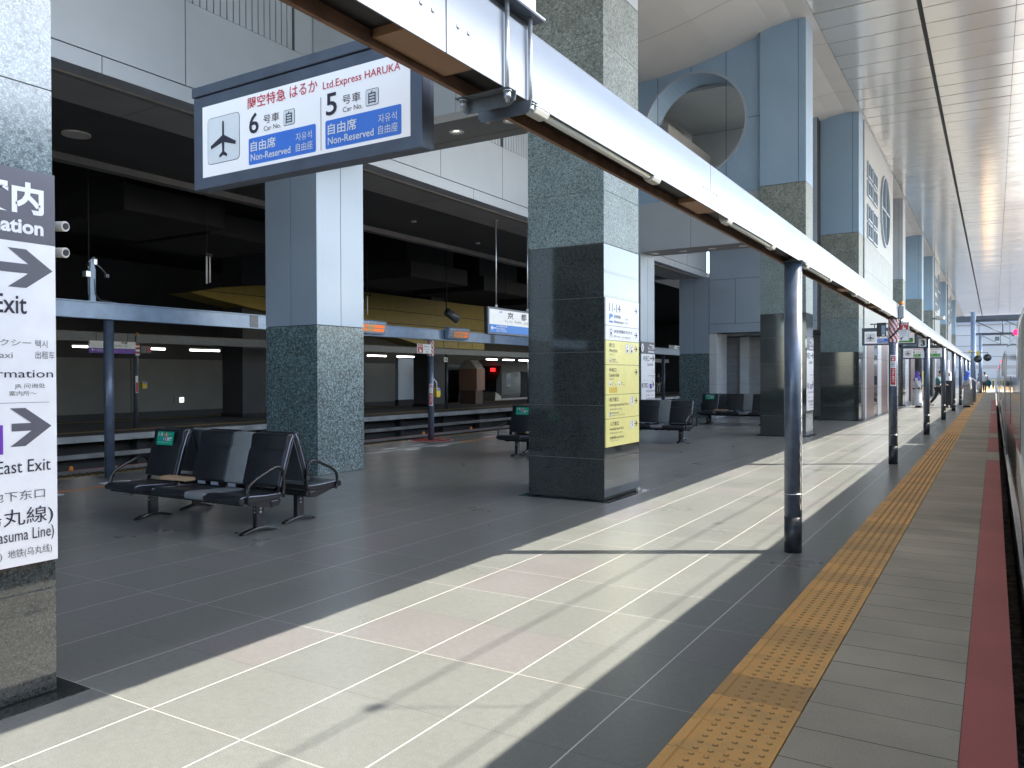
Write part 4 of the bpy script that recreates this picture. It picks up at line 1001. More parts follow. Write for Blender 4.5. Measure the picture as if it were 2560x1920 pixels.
# ------------------------------------------------------------------ benches
def rprof(pts, r=.02, n=3):
    """round the corners of a 2-D outline"""
    out = []; m = len(pts)
    for i in range(m):
        p, a, c = Vector(pts[i]), Vector(pts[i-1]), Vector(pts[(i+1) % m])
        da, dc = (a-p), (c-p); q = min(r, da.length*.45, dc.length*.45)
        s, e = p+da.normalized()*q, p+dc.normalized()*q
        for k in range(n+1):
            t = k/n; out.append(tuple(s*(1-t)**2+p*2*t*(1-t)+e*t*t))
    return out
def make_bench():
    t = thing('waiting_bench', 'black padded bench nearest the camera with a grey filler seat and a wooden board', 'bench', group='black waiting benches on the platform')
    seatp = rprof([(-.40, .335), (-.41, .375), (-.36, .408), (-.18, .392), (.06, .385), (.09, .40), (.09, .345), (-.1, .338)], .03)
    backp = rprof([(.045, .445), (.10, .430), (.265, .925), (.235, .945), (.175, .935), (.155, .80), (.135, .775)], .025)
    def x_prism(mb, prof, x0, x1, m=0): mb.prism([(x0, y, z) for y, z in prof], (x1-x0, 0, 0), m, smooth=True)
    for x0, x1, g in ((-1.03, -.53, 0), (-.25, .25, 0), (.255, .525, 1), (.53, 1.03, 0)):
        mt = M['leatherg'] if g else M['leather']
        b = MB(mt); x_prism(b, seatp, x0, x1); b.build('seat_filler' if g else 'seat', t, bevel=.012, seg=3)
        b = MB(mt); x_prism(b, backp, x0, x1); bk_ = b.build('backrest_filler' if g else 'backrest', t, bevel=.012, seg=3)
        b = MB(M['shell']); b.prism([(x0+.01, .106, .44), (x0+.01, .27, .93), (x0+.01, .278, .928), (x0+.01, .113, .438)], (x1-x0-.02, 0, 0)); b.build('shell', bk_)
        if not g:
            b = MB(M['piping']); yz = [(.105, .44), (.262, .922)]
            for x in (x0-.002, x1+.002): b.tube([(x, .075, .45), (x, .15, .70), (x, .205, .86), (x, .243, .935)], .006, 6); b.tube([(x, -.395, .39), (x, -.34, .40), (x, -.1, .385), (x, .08, .385)], .006, 6)
            b.build('edge_piping', bk_)
    # see-through back of the table gap
    b = MB(M['blackmetal']); b.box(-1.03, 1.03, -.03, .05, .27, .325); b.box(-1.0, 1.0, -.36, -.33, .315, .335)
    b.build('cross_rail', t, bevel=.004)
    for x in (-1.02, -.54, -.24, .24, .54, 1.0):
        b = MB(M['blackmetal']); b.prism([(x, -.34, .335), (x, .09, .335), (x, .09, .30), (x, .06, .27), (x, -.04, .26)], (.02, 0, 0)); b.prism([(x, .05, .34), (x, .085, .34), (x, .20, .76), (x, .175, .76)], (.02, 0, 0)); b.build('seat_bracket', t)
    for x in (-.1, .1, .36): MB(M['piping']).box(x-.05, x+.05, .055, .07, .405, .437).build('spacer', t)
    for sx in (-1, 1):
        x = sx*1.045
        path = [(x, .10, .345), (x, .115, .42), (x, .11, .56), (x, .085, .625), (x, .03, .648), (x, -.04, .63), (x, -.24, .545), (x, -.305, .50), (x, -.325, .45), (x, -.325, .345), (x, -.30, .325)]
        P = []
        for i in range(len(path)-1):
            a, c = Vector(path[i]), Vector(path[i+1])
            P += [a, a.lerp(c, .5)]
        P.append(Vector(path[-1])); Q = [P[0]]+[(P[i-1]+P[i]*2+P[i+1])/4 for i in range(1, len(P)-1)]+[P[-1]]
        MB(M['blackmetal']).tube(Q, .0145, 10).build('armrest', t)
        b = MB(M['blackmetal'], M['zinc']); b.box(sx*.815-.028, sx*.815+.028, -.045, .045, .05, .27)
        for z in (.20, .235): b.cyl((sx*.815+sx*.028, .0, z), (sx*.815+sx*.034, .0, z), .012, seg=10, m=1); b.cyl((sx*.815, -.045, z), (sx*.815, -.050, z), .010, seg=10, m=1)
        lg = b.build('leg', t, bevel=.003)
        f = []
        for q in range(13):
            u = -1+q/6; f.append((u*.225, .058-.046*abs(u)**1.7))
        g = [(y, max(z-.028, .0)) for y, z in f[1:-1]]
        g[0] = (g[0][0], .004); g[-1] = (g[-1][0], .004)
        b = MB(M['blackmetal']); b.prism([(sx*.815-.03, y, z) for y, z in f]+[(sx*.815-.03, y, z) for y, z in reversed(g)], (.06, 0, 0)); b.cyl((sx*.815, -.2, .0), (sx*.815, -.2, .012), .018); b.cyl((sx*.815, .2, .0), (sx*.815, .2, .012), .018); b.build('foot', lg, bevel=.006)
    b = MB(M['wood']); b.box(-.60, -.19, -.06, .06, .432, .465); b.build('wooden_board', t, bevel=.003)
    # priority notice on the first backrest
    dy, dz = .113, .477; nrm = Vector((dy, dz)).normalized()
    O = Vector((-.92, .128, .765)); pl = Plane(O, (1, 0, 0), (0, .18, .9837))
    b = MB(M['prio']); b.prism([pl.p(0, 0, .012), pl.p(.275, 0, .012), pl.p(.275, .145, .012), pl.p(0, .145, .012)], pl.N*.003); pn_ = b.build('priority_notice', t)
    k = Ink(Plane(pl.p(0, 0, .015), pl.U, pl.V), .001)
    k.text('優先', .015, .092, .10, .135, 'signwhite', .02); k.text('座席', .172, .045, .255, .088, 'signwhite', .02)
    for u, v, mt in ((.105, .092, 'ink'), (.138, .092, 'orange'), (.105, .048, 'blueink'), (.138, .048, 'redink')):
        k.rect(u, v, u+.030, v+.04, mt); k.rect(u+.011, v+.006, u+.019, v+.026, 'signwhite', .001); k.rect(u+.011, v+.028, u+.019, v+.035, 'signwhite', .001)
    k.text('Priority seats', .18, .112, .235, .122, 'signwhite'); k.text('お年寄りや体の不自由な方にお譲りください', .02, .024, .255, .034, 'signwhite')
    k.build('lettering', pn_)
    return t
bench = make_bench(); bench.location = (-6.85, 5.24, 0)
dup(bench, (-6.97, 5.87, 0), 'black padded bench standing back to back behind the nearest bench', math.pi)
dup(bench, (-6.86, 12.83, 0), 'black bench with a green notice peeking out left of the directory pillar')
dup(bench, (-6.98, 13.46, 0), 'black bench turned away, almost hidden left of the directory pillar', math.pi)
dup(bench, (-6.80, 17.10, 0), 'black and grey bench just right of the yellow directory')
dup(bench, (-6.97, 17.74, 0), 'black bench turned away behind the bench right of the yellow directory', math.pi)
dup(bench, (-6.78, 24.2, 0), 'rearmost bench with a green notice, in front of the pale stone stair entrance')
dup(bench, (-6.90, 24.85, 0), 'rearmost bench turned away towards the stair entrance', math.pi)

# ------------------------------------------------------------------ the train at our edge
def make_car():
    t = thing('train_car', 'white train car beside the camera at the right picture edge', 'train', (0, 0, 0), group='cars of the white train')
    prof = [(.205, -.085), (.20, .4), (.20, 1.6), (.202, 1.95), (.21, 2.05), (.245, 2.14), (.33, 2.24), (.55, 2.41), (.9, 2.55), (1.6, 2.66), (2.3, 2.55), (2.65, 2.41), (2.87, 2.24), (2.955, 2.14), (2.99, 2.05), (3.0, 1.6), (3.0, -.085)]
    b = MB(M['trainw']); b.prism([(x, .0, z) for x, z in prof], (0, 19.95, 0), 0, smooth=True); b.build('body', t)
    b = MB(M['trains']); b.prism([(x, .02, z) for x, z in ((.205, -.09), (.19, -.10), (.185, -.2), (.21, -.75), (2.99, -.75), (3.0, -.09))], (0, 19.91, 0)); b.build('skirt', t)
    b = MB(M['zinc']); b.box(.185, .204, .02, 19.93, -.0895, -.075); b.build('sill', t)
    for y0, y1 in ((2.2, 6.6), (8.3, 11.8), (13.4, 17.8)):
        b = MB(M['glass']); b.box(.196, .25, y0, y1, .78, 1.46); b.build('window', t)
    for y in (1.0, 18.2):
        b = MB(M['trainw'], M['gap']); b.box(.192, .25, y+.012, y+.888, -.06, 1.88, 0); b.box(.1985, .25, y, y+.9, -.065, 1.895, 1); d = b.build('door', t)
        MB(M['glass']).box(.190, .2, y+.2, y+.7, .75, 1.5).build('pane', d)
    b = MB(M['redlamp']); b.dome((.20, 9.75, 1.93), .034, .035, 12, 4, axis=(-1, 0, 0)); b.build('side_lamp', t)
    b = MB(M['darkconc']); b.box(.4, 2.8, .6, 19.3, -1.05, -.76)
    for y in (2.0, 4.1, 15.8, 17.9):
        for x in (1.05, 2.1): b.cyl((x, y, -.62), (x+.12, y, -.62), .40, seg=20)
    b.build('bogie', t)
    b = MB(M['black']); b.box(.9, 2.3, 19.95, 20.5, -.05, 2.0); b.build('gangway', t)
    return t
car = make_car(); car.location = (0, .03, 0)
dup(car, (0, -20.47, 0), 'white train car behind the camera, outside the picture')
dup(car, (0, 20.53, 0), 'second white train car along the edge, beyond the first gap')
dup(car, (0, 41.03, 0), 'third white train car along the edge')
dup(car, (0, 61.53, 0), 'farthest white train car at the far platform end')
# overhead wires above the train
ow = thing('overhead_wire', 'thin overhead wire pair above the white train', 'wire', (1.6, 40, 3.8))
b = MB(M['blackmetal'])
b.tube([(1.6, -14, 3.80), (1.6, 134, 3.80)], .0055, 6); b.build('contact_wire', ow)
b = MB(M['blackmetal']); b.tube([(1.63, -14, 4.5), (1.63, 134, 4.5)], .007, 6); b.build('messenger_wire', ow)
for k in range(24):
    y = 5.10+(k-3)*5.2
    b = MB(M['blackmetal']); b.cyl((1.6, y, 3.8), (1.63, y, 4.5), .004, seg=6); b.box(1.615, 1.645, y-.04, y+.04, 4.485, 4.53); b.build('dropper', ow)

# ------------------------------------------------------------------ train on the opposite side
ot = thing('opposite_train', 'pale grey train with a black cab and red lights across the tracks', 'train', (-28.5, 55, 0))
b = MB(M['opptrain'], M['gap'], M['trains'])
pr = [(-27.05, .0), (-27.0, .4), (-27.0, 1.7), (-27.12, 2.1), (-27.5, 2.45), (-28.5, 2.6), (-29.4, 2.45), (-29.8, 2.1), (-29.9, 1.7), (-29.9, 0)]
b.prism([(x, 43.2, z) for x, z in pr], (0, 27, 0), 0, smooth=True); b.build('body', ot)
b = MB(M['black'], M['opptrain']); b.prism([(-27.02, 43.19, .25), (-27.02, 42.55, .55), (-27.02, 42.6, 1.3), (-27.02, 43.19, 2.2)], (-2.86, 0, 0), 0); b.prism([(-27.03, 43.19, -.2), (-27.03, 42.4, -.2), (-27.03, 42.5, .54), (-27.03, 43.19, .24)], (-2.84, 0, 0), 1); b.build('cab_front', ot)
b = MB(M['trains']); b.box(-27.08, -26.98, 43.2, 70, -.3, .12); b.build('skirt', ot)
b = MB(M['sig'])
for z in (1.98, 1.86): b.box(-27.6, -27.25, 42.78, 42.83, z, z+.07)
b.build('tail_light', ot)
for y, w, mt, nm, z0, z1 in ((43.75, .55, 'glass', 'window', .9, 1.7), (45.55, 1.15, 'black', 'door_opening', .05, 1.85), (47.5, .7, 'glass', 'window', .8, 1.75), (49.0, 1.6, 'glass', 'window', .8, 1.75), (51.5, 1.2, 'black', 'door_opening', .05, 1.85)):
    MB(M[mt]).box(-27.05, -26.985, y, y+w, z0, z1).build(nm, ot)
k = Ink(side(-26.985), .004); k.text('JR', 44.75, 1.45, 45.15, 1.65, 'ink'); k.rect(43.3, .42, 45.5, .50, 'inkgrey'); k.build('lettering', ot)

# ------------------------------------------------------------------ signs, displays, small gear over the far edge
ks = thing('station_sign', 'blue and white station name sign hanging on two rods over the far edge', 'sign', (-9.44, 15.6, 2.43))
b = MB(M['signgrey']); b.box(-9.50, -9.445, 14.55, 16.95, 2.43, 3.03); b.build('frame', ks, bevel=.006)
b = MB(M['signwhite'], M['blueband']); b.box(-9.4455, -9.4415, 14.61, 16.89, 2.652, 2.985, 0); b.box(-9.4455, -9.4415, 14.61, 16.89, 2.475, 2.651, 1); b.build('face', ks)
k = Ink(side(-9.4415), .001)
k.text('JR', 15.0, 2.905, 15.16, 2.955, 'blueband', .01); k.text('京', 15.36, 2.80, 15.62, 2.955, 'ink', .02); k.text('都', 15.96, 2.80, 16.22, 2.955, 'ink', .02)
k.text('きょうと', 15.25, 2.72, 15.58, 2.77, 'ink'); k.text('Kyōto', 15.68, 2.71, 15.98, 2.775, 'ink'); k.text('교토', 16.08, 2.71, 16.30, 2.765, 'inkgrey')
k.arrow(14.66, 14.86, 2.57, .045, .018, 'signwhite'); k.text('しんおおさか', 14.88, 2.60, 15.36, 2.64, 'signwhite', .02); k.text('Shin-Ōsaka', 14.88, 2.55, 15.26, 2.59, 'signwhite', .01); k.text('신오사카 新大阪', 14.88, 2.495, 15.32, 2.535, 'signwhite')
k.build('lettering', ks)
for y in (14.93, 16.32):
    b = MB(M['zinc']); b.cyl((-9.47, y, 3.09), (-9.47, y, 4.97), .014, seg=8); b.cyl((-9.47, y, 4.95), (-9.47, y, 4.97), .05, seg=12); b.tube([(-9.47, y, 3.10), (-9.47, y+.03, 3.07), (-9.47, y, 3.03)], .014, 6); b.tube([(-9.47, y, 3.10), (-9.47, y-.04, 3.06), (-9.47, y-.05, 3.03)], .011, 6); b.build('hanger_rod', ks)
def led_board(y0, y1, lab, small):
    t = thing('led_display', lab, 'display', (-11.2, y0, 2.4), group='orange departure displays on the far beam')
    b = MB(M['steelb']); b.prism([(-11.24, y0, 2.405), (-11.24, y0, 2.69), (-11.17, y0, 2.69), (-11.10, y0, 2.66), (-11.16, y0, 2.405)], (0, y1-y0, 0)); b.build('case', t, bevel=.006)
    U = Vector((0, 1, 0)); V = Vector((.06, 0, .255)).normalized(); pl = Plane((-11.16, y0, 2.405), U, V)
    w = y1-y0
    k = Ink(pl, .004)
    k.text('電車がまいります', .06, .215, w*.55, .25, 'signwhite', .02); k.text('Departures', w*.6, .225, w-.05, .247, 'signwhite')
    u0 = .03 if not small else .22
    if small: k.text('先発', .05, .145, .17, .175, 'signwhite'); k.text('次発', .05, .075, .17, .105, 'signwhite')
    for v in (.125, .045):
        k.rect(u0, v, w-.04, v+.07, 'leda'); k.rect(u0+(w-u0)*.42, v+.008, u0+(w-u0)*.50, v+.062, 'led', .001); k.rect(u0+(w-u0)*.68, v+.008, w-.06, v+.062, 'led', .001)
        k.text('京都', u0+.04, v+.012, u0+.18, v+.058, 'led', .01, .002)
    k.build('screen', t)
    for q in (.2, .8): MB(M['clamp']).box(-11.30, -11.235, y0+w*q-.02, y0+w*q+.02, 2.60, 2.64).build('bracket', t)
led_board(11.9, 13.14, 'orange departure display on the far beam next to the clad column', False)
led_board(15.42, 16.3, 'orange departure display on the far beam left of the station sign', True)
def sos_set(px, py, z_hi, tower, lab_wrap, lab_plate, lab_label, sidesign, striped_to):
    # striped wrap
    w = thing('striped_wrap', lab_wrap, 'wrap', (px, py, z_hi), group='red and white striped pole wraps')
    b = MB(M['signwhite'], M['stripered']); n = 28; H_ = striped_to
    for q in range(n):
        for j in range(16):
            a, c = 2*math.pi*q/n, 2*math.pi*(q+1)/n; za, zb = z_hi-H_+H_*j/16, z_hi-H_+H_*(j+1)/16
            k = 1 if ((q*2.0+j*1.75) % 8) < 4 else 0; r = .076
            f = lambda a, d: (px+r*math.cos(a+d), py+r*math.sin(a+d))
            b.face([(*f(a, 0), za), (*f(c, 0), za), (*f(c, 0), zb), (*f(a, 0), zb)], k)
    b.build('film', w)
    # SOS plate
    p = thing('sos_plate', lab_plate, 'sign', (px, py, z_hi-.3), group='red SOS plates on poles')
    pl, uw, vh = sidesign
    b = MB(M['signwhite']); b.prism([pl.p(0, 0), pl.p(uw, 0), pl.p(uw, vh), pl.p(0, vh)], pl.N*-.006); b.build('plate', p)
    k = Ink(pl, .001)
    if vh > uw:
        k.rect(.012, vh*.58, uw-.012, vh-.012, 'stripered'); k.text('SOS', .025, vh*.84, uw-.025, vh*.95, 'signwhite', .02)
        k.rrect(uw*.38, vh*.60, uw*.68, vh*.70, .01, 'signwhite', .001); k.rect(uw*.42, vh*.68, uw*.50, vh*.80, 'signwhite', .001)
        k.text('非常', uw*.22, vh*.46, uw*.78, vh*.54, 'ink'); k.text('ボタン', uw*.2, vh*.35, uw*.8, vh*.43, 'ink'); k.text('Emergency button', uw*.15, vh*.26, uw*.85, vh*.31, 'inkgrey')
        k.poly([(uw*.2, vh*.06), (uw*.4, vh*.08), (uw*.34, vh*.13), (uw*.5, vh*.2), (uw*.44, vh*.22), (uw*.28, vh*.16), (uw*.22, vh*.2)], 'ink', .001)
        for q in range(6): k.rect(.004, vh*(.04+.09*q), .014, vh*(.08+.09*q), 'stripered'); k.rect(uw-.014, vh*(.04+.09*q), uw-.004, vh*(.08+.09*q), 'ink')
    else:
        k.rect(.02, .012, uw*.40, vh-.012, 'stripered'); k.text('SOS', uw*.07, vh*.66, uw*.36, vh*.85, 'signwhite', .02)
        k.rrect(uw*.15, vh*.14, uw*.30, vh*.36, .01, 'signwhite', .001); k.rect(uw*.17, vh*.34, uw*.21, vh*.58, 'signwhite', .001)
        k.text('非常ボタン', uw*.45, vh*.62, uw*.9, vh*.84, 'ink'); k.text('Emergency', uw*.45, vh*.36, uw*.85, vh*.50, 'inkgrey'); k.poly([(uw*.6, vh*.12), (uw*.75, vh*.12), (uw*.7, vh*.26)], 'ink', .001)
    k.build('lettering', p)
    # label down the pole
    l = thing('sos_label', lab_label, 'label', (px, py, 1.4), group='red SOS labels wrapped on poles')
    zt, zb_, a0 = tower
    b = MB(M['stripered'], M['signwhite']); hw = R(38)
    def band(za, zb, m, r, s=1.0):
        for q in range(8):
            a = a0-hw*s+2*hw*s*q/8; c = a0-hw*s+2*hw*s*(q+1)/8
            b.face([(px+r*math.cos(a), py+r*math.sin(a), za), (px+r*math.cos(c), py+r*math.sin(c), za), (px+r*math.cos(c), py+r*math.sin(c), zb), (px+r*math.cos(a), py+r*math.sin(a), zb)], m)
    hh = zt-zb_; band(zb_, zt, 1, .0722); band(zb_+.02, zb_+hh*.58, 0, .0729, .8); band(zb_+hh*.80, zt-.02, 0, .0729, .8)
    b.build('film', l)
    nv = Vector((math.cos(a0), math.sin(a0), 0)); pl2 = Plane(Vector((px, py, 0))+nv*.0735, Vector((-math.sin(a0), math.cos(a0), 0)), (0, 0, 1))
    k = Ink(pl2, .001); k.text('SOS', -.026, zt-.055, .026, zt-.03, 'signwhite', .02)
    k.rrect(-.018, zt-hh*.175, .014, zt-hh*.125, .008, 'signwhite'); 
    for i, ch in enumerate('列車緊急停止'): k.text(ch, -.02, zb_+hh*(.49-.072*i), .02, zb_+hh*(.545-.072*i), 'signwhite', .02)
    for v in (.63, .68, .73): k.rect(-.03, zb_+hh*v, .03, zb_+hh*(v+.018), 'inkgrey')
    k.build('lettering', l)
toward = lambda x, y: math.atan2(-y, -x)
sos_set(-1.45, 14.72, 2.43, (1.83, 1.31, toward(-1.45, 14.72)), 'red and white striped wrap at the head of the second pole', 'white and red SOS plate fixed right of the second pole', 'long red SOS label half way up the second pole', (front(14.70, -1.372, 2.065), .165, .31), .385)
sos_set(-11.36, 15.02, 2.355, (1.33, .82, toward(-11.36, 15.02)), 'red and white striped wrap at the head of the far edge pole', 'wide red SOS plate left of the striped far edge pole', 'long red SOS label on the far edge pole', (Plane((-11.30, 14.43, 2.04), (0, 1, 0), (0, 0, 1)), .53, .215), .37)
MB(M['zinc']).box(-11.33, -11.306, 14.7, 15.0, 2.10, 2.13).build('plate_arm', [o for o in COL.objects if o.get('label', '').startswith('wide red SOS')][0])
MB(M['zinc']).box(-1.42, -1.36, 14.706, 14.72, 2.2, 2.23).build('plate_arm', [o for o in COL.objects if o.get('label', '').startswith('white and red SOS')][0])
tb = thing('monitor_box', 'black box with a small screen left of the second pole', 'monitor', (-1.62, 14.75, 2.14))
b = MB(M['signblack']); b.box(-1.70, -1.556, 14.68, 14.78, 2.145, 2.375); b.build('case', tb, bevel=.004); MB(M['steelb']).box(-1.625, -1.566, 14.672, 14.6795, 2.19, 2.33).build('screen', tb); MB(M['signwhite']).box(-1.62, -1.575, 14.670, 14.6785, 2.155, 2.18).build('label_plate', tb); MB(M['clamp']).box(-1.556, -1.50, 14.70, 14.74, 2.25, 2.29).build('bracket', tb)
bc = thing('beacon_lamp', 'orange beacon lamp on a grey box clipped to the white beam', 'beacon', (-1.33, 14.75, 2.44))
b = MB(M['beamw']); b.box(-1.372, -1.288, 14.70, 14.80, 2.44, 2.645); b.build('box', bc, bevel=.006); b = MB(M['zinc']); b.cyl((-1.33, 14.75, 2.6455), (-1.33, 14.75, 2.665), .034); b.build('neck', bc); b = MB(M['orange']); b.cyl((-1.33, 14.75, 2.6655), (-1.33, 14.75, 2.715), .036, .034, 20); b.dome((-1.33, 14.75, 2.7155), .034, .012, 20, 3); b.build('lens', bc)
b = MB(M['blackmetal']); b.tube([(-1.33, 14.70, 2.44), (-1.33, 14.66, 2.36), (-1.36, 14.63, 2.26), (-1.43, 14.63, 2.17), (-1.50, 14.64, 2.11)], .013, 8); b.build('cable', bc)
yb = thing('emergency_box', 'yellow emergency button box on the striped far edge pole', 'button box', (-11.3, 15.2, 1.0))
b = MB(pbr('yellow_box', (.72, .48, .03), .45, var=.05)); b.box(-11.37, -11.27, 15.13, 15.27, 1.01, 1.23); b.build('case', yb, bevel=.006); MB(M['blueink']).box(-11.2695, -11.265, 15.15, 15.25, 1.17, 1.22).build('label_plate', yb); MB(M['greenink']).box(-11.36, -11.30, 15.271, 15.33, 1.05, 1.16).build('side_plate', yb)
b = MB(M['signwhite']); b.tube([(-11.32, 15.2, 1.23), (-11.32, 15.19, 1.36), (-11.34, 15.12, 1.44), (-11.36, 15.09, 1.46)], .012, 6); b.build('cable', yb)
b = MB(pbr('amber_box', (.62, .42, .04), .5, var=.05), M['blueink']); b.box(-22.05, -21.93, 14.67, 14.83, 1.18, 1.39, 0); b.box(-21.93, -21.925, 14.69, 14.81, 1.33, 1.38, 1); tag(b.build('emergency_box', bevel=.004), 'yellow emergency box on the opposite platform by the dark pole', 'button box')
b = MB(M['signwhite'], M['stripered']); b.box(-21.93, -21.92, 14.44, 14.52, 1.05, 1.56, 0); b.box(-21.92, -21.917, 14.45, 14.51, 1.07, 1.36, 1); tag(b.build('sos_label'), 'narrow red and white label on the dark opposite pole', 'label', 'red SOS labels wrapped on poles')
ob2 = thing('beacon_lamp', 'small orange beacon above the purple station sign across the tracks', 'beacon', (-22, 14.53, 2.4))
b = MB(M['clamp']); b.box(-21.99, -21.90, 14.46, 14.62, 2.58, 2.76); b.build('box', ob2); b = MB(M['orange']); b.cyl((-21.95, 14.53, 2.761), (-21.95, 14.53, 2.85), .04, .03); b.build('lens', ob2)
b = MB(M['signwhite'], M['stripered'], M['clamp'])
for j in range(6): b.box(-21.925, -21.915, 14.44, 14.58, 2.17+j*.06, 2.23+j*.06-.002, j % 2)
b.box(-21.93, -21.90, 14.60, 14.95, 2.24, 2.46, 2); b.box(-21.899, -21.895, 14.80, 14.92, 2.28, 2.43, 1); tag(b.build('sos_plate'), 'dark SOS plate with red light on the opposite pole', 'sign')
pu = thing('station_sign', 'purple and white station sign on the opposite platform', 'sign', (-21.5, 13.4, 2.2))
b = MB(M['signwhite'], M['purple']); b.box(-21.55, -21.5, 12.79, 14.17, 2.345, 2.545, 0); b.box(-21.55, -21.5, 12.79, 14.17, 2.205, 2.343, 1); b.build('panel', pu)
k = Ink(side(-21.5), .002); k.text('京都', 13.72, 2.47, 13.92, 2.55, 'ink', .02); k.text('Kyōto', 13.52, 2.385, 13.75, 2.45, 'ink'); k.text('교토', 13.80, 2.39, 13.92, 2.44, 'inkgrey'); k.arrow(12.83, 12.95, 2.29, .03, .012, 'signwhite'); k.text('とうふくじ', 12.98, 2.29, 13.22, 2.325, 'signwhite'); k.text('Tōfukuji', 12.98, 2.25, 13.2, 2.28, 'signwhite'); k.build('lettering', pu)
for y in (13.0, 13.95): MB(M['clamp']).cyl((-21.53, y, 2.546), (-21.53, y, 2.75), .012, seg=6).build('hanger_rod', pu)
ex = thing('exit_sign', 'small lit exit sign with an arrow on the hall wall', 'sign', (-32.1, 23, .6))
b = MB(M['wallpan']); b.box(-32.195, -32.16, 23.1, 23.82, .34, .64); b.build('back_plate', ex); b = MB(M['exitlit']); b.box(-32.159, -32.13, 23.37, 23.59, .36, .60); b.build('light_panel', ex); k = Ink(side(-32.13), .002); k.arrow(23.55, 23.42, .48, .05, .02, 'ink'); k.build('lettering', ex)
n4 = thing('number_plate', 'white number 4 plate on the opposite pole', 'sign', (-21.9, 30.1, 2.2)); b = MB(M['signwhite']); b.box(-21.93, -21.9, 29.98, 30.26, 2.19, 2.42); b.build('plate', n4, bevel=.01); k = Ink(side(-21.9), .002); k.text('4', 30.06, 2.23, 30.18, 2.38, 'ink', .03); k.build('lettering', n4)
n3 = thing('number_plate', 'white number 3 plate on a black arm over the far edge, by the clad column', 'sign', (-11.3, 31.9, 2.4)); b = MB(M['signblack']); b.box(-11.36, -11.305, 30.9, 31.54, 2.36, 2.76); b.build('arm', n3); b = MB(M['signwhite']); b.box(-11.36, -11.3, 31.56, 32.35, 2.42, 2.76); b.build('plate', n3); k = Ink(side(-11.3), .002); k.text('3', 31.85, 2.46, 32.15, 2.72, 'ink', .02); k.build('lettering', n3)
n3b = thing('number_plate', 'black and white number 3 plate on the third pole', 'sign', (-1.55, 22.45, 2.2)); b = MB(M['signblack']); b.box(-1.645, -1.40, 22.335, 22.42, 2.175, 2.43); b.build('case', n3b, bevel=.003); b = MB(M['signwhite']); b.box(-1.628, -1.45, 22.329, 22.3345, 2.20, 2.413); b.build('plate', n3b); k = Ink(front(22.329), .001); k.text('3', -1.575, 2.225, -1.475, 2.365, 'ink', .04); k.build('lettering', n3b)
wp = thing('notice_plate', 'small blank white notice plate below the black number 3 plate', 'sign', (-1.55, 22.45, 1.9)); b = MB(M['signwhite']); b.box(-1.575, -1.50, 22.34, 22.37, 1.92, 2.10); b.build('plate', wp); MB(M['clamp']).box(-1.56, -1.51, 22.371, 22.44, 1.99, 2.03).build('bracket', wp)
rc = thing('floor_circle', 'red floor circle with white ring round the striped far edge pole', 'floor marking', (-11.35, 15.0, 0))
b = MB(M['signwhite'], M['stripered'])
for r, z, m_ in ((.53, .004, 0), (.49, .006, 1)): b.cyl((-11.35, 15.0, .0035 if m_ == 0 else .0041), (-11.35, 15.0, z), r, seg=40, m=m_)
b.build('paint', rc); k = Ink(Plane((-11.35, 15.0, .006), (.86, .51, 0), (-.51, .86, 0)), .001); k.text('SOS', -.2, -.42, .2, -.28, 'signwhite', .02); k.rrect(.18, .2, .34, .34, .02, 'signwhite'); k.build('lettering', rc)
for i, (y, lab) in enumerate(((7.23, 'small orange edge marker left of the front bench'), (16.47, 'small orange edge marker just right of the striped far edge pole'), (18.66, 'small orange edge marker farther right along the far edge'))):
    b = MB(M['orange']); b.cyl((-12.70, y, .002), (-12.70, y, .05), .033, .031, 14); b.dome((-12.70, y, .05), .031, .025, 14, 4); tag(b.build('edge_marker'), lab, 'marker', 'orange edge markers')
sp = thing('signal_post', 'slim grey post with a camera box and cables on the far beam', 'post', (-11.32, 6.78, 2.6))
b = MB(M['steelb']); b.box(-11.35, -11.30, 6.74, 6.82, 2.60, 3.10); b.box(-11.345, -11.305, 6.75, 6.81, 3.10, 3.22); b.build('shaft', sp)
b = MB(M['zinc']); b.box(-11.36, -11.27, 6.66, 6.73, 2.97, 3.05); b.box(-11.36, -11.29, 6.79, 6.84, 3.16, 3.24); b.cyl((-11.33, 6.74, 3.19), (-11.33, 6.82, 3.27), .015); b.build('camera_box', sp)
b = MB(M['clamp']); b.tube([(-11.32, 6.82, 3.18), (-11.32, 6.92, 3.12), (-11.32, 7.0, 3.03)], .012, 6); b.box(-11.34, -11.30, 6.98, 7.03, 2.99, 3.04); b.tube([(-11.30, 6.80, 2.95), (-11.29, 6.81, 2.72), (-11.29, 6.88, 2.64), (-11.29, 7.15, 2.62)], .008, 6); b.build('cable_arm', sp)
for (x, y, z0, z1, lab) in ((-14.5, 8.62, 3.06, 3.62, 'white insulator rod hanging beside the slim grey post'), (-14, 10.84, 3.45, 4.05, 'pair of white rods hanging above the far beam left of the clad column'), (-16, 18.05, 3.35, 3.95, 'thin rod hanging just right of the clad column'), (-16, 25.9, 3.1, 3.75, 'thin rod hanging left of the blue station sign'), (-14, 14.8, 2.62, 2.9, 'short dark rod above the departure display')):
    t = thing('hanging_rod', lab, 'rod', (x, y, z0), group='rods hanging from the hall ceiling')
    b = MB(M['signwhite'] if z1-z0 > .4 else M['clamp']); b.cyl((x, y, z0), (x, y, z1), .017, seg=8)
    if 'pair' in lab: b.cyl((x, y+.08, z0+.03), (x, y+.08, z1), .015, seg=8)
    b.build('insulator', t); b = MB(M['black']); b.cyl((x, y, z1), (x, y, 6.6), .012, seg=6); b.box(x-.03, x+.03, y-.03, y+.12, z1-.03, z1+.03); b.build('dark_stem', t)
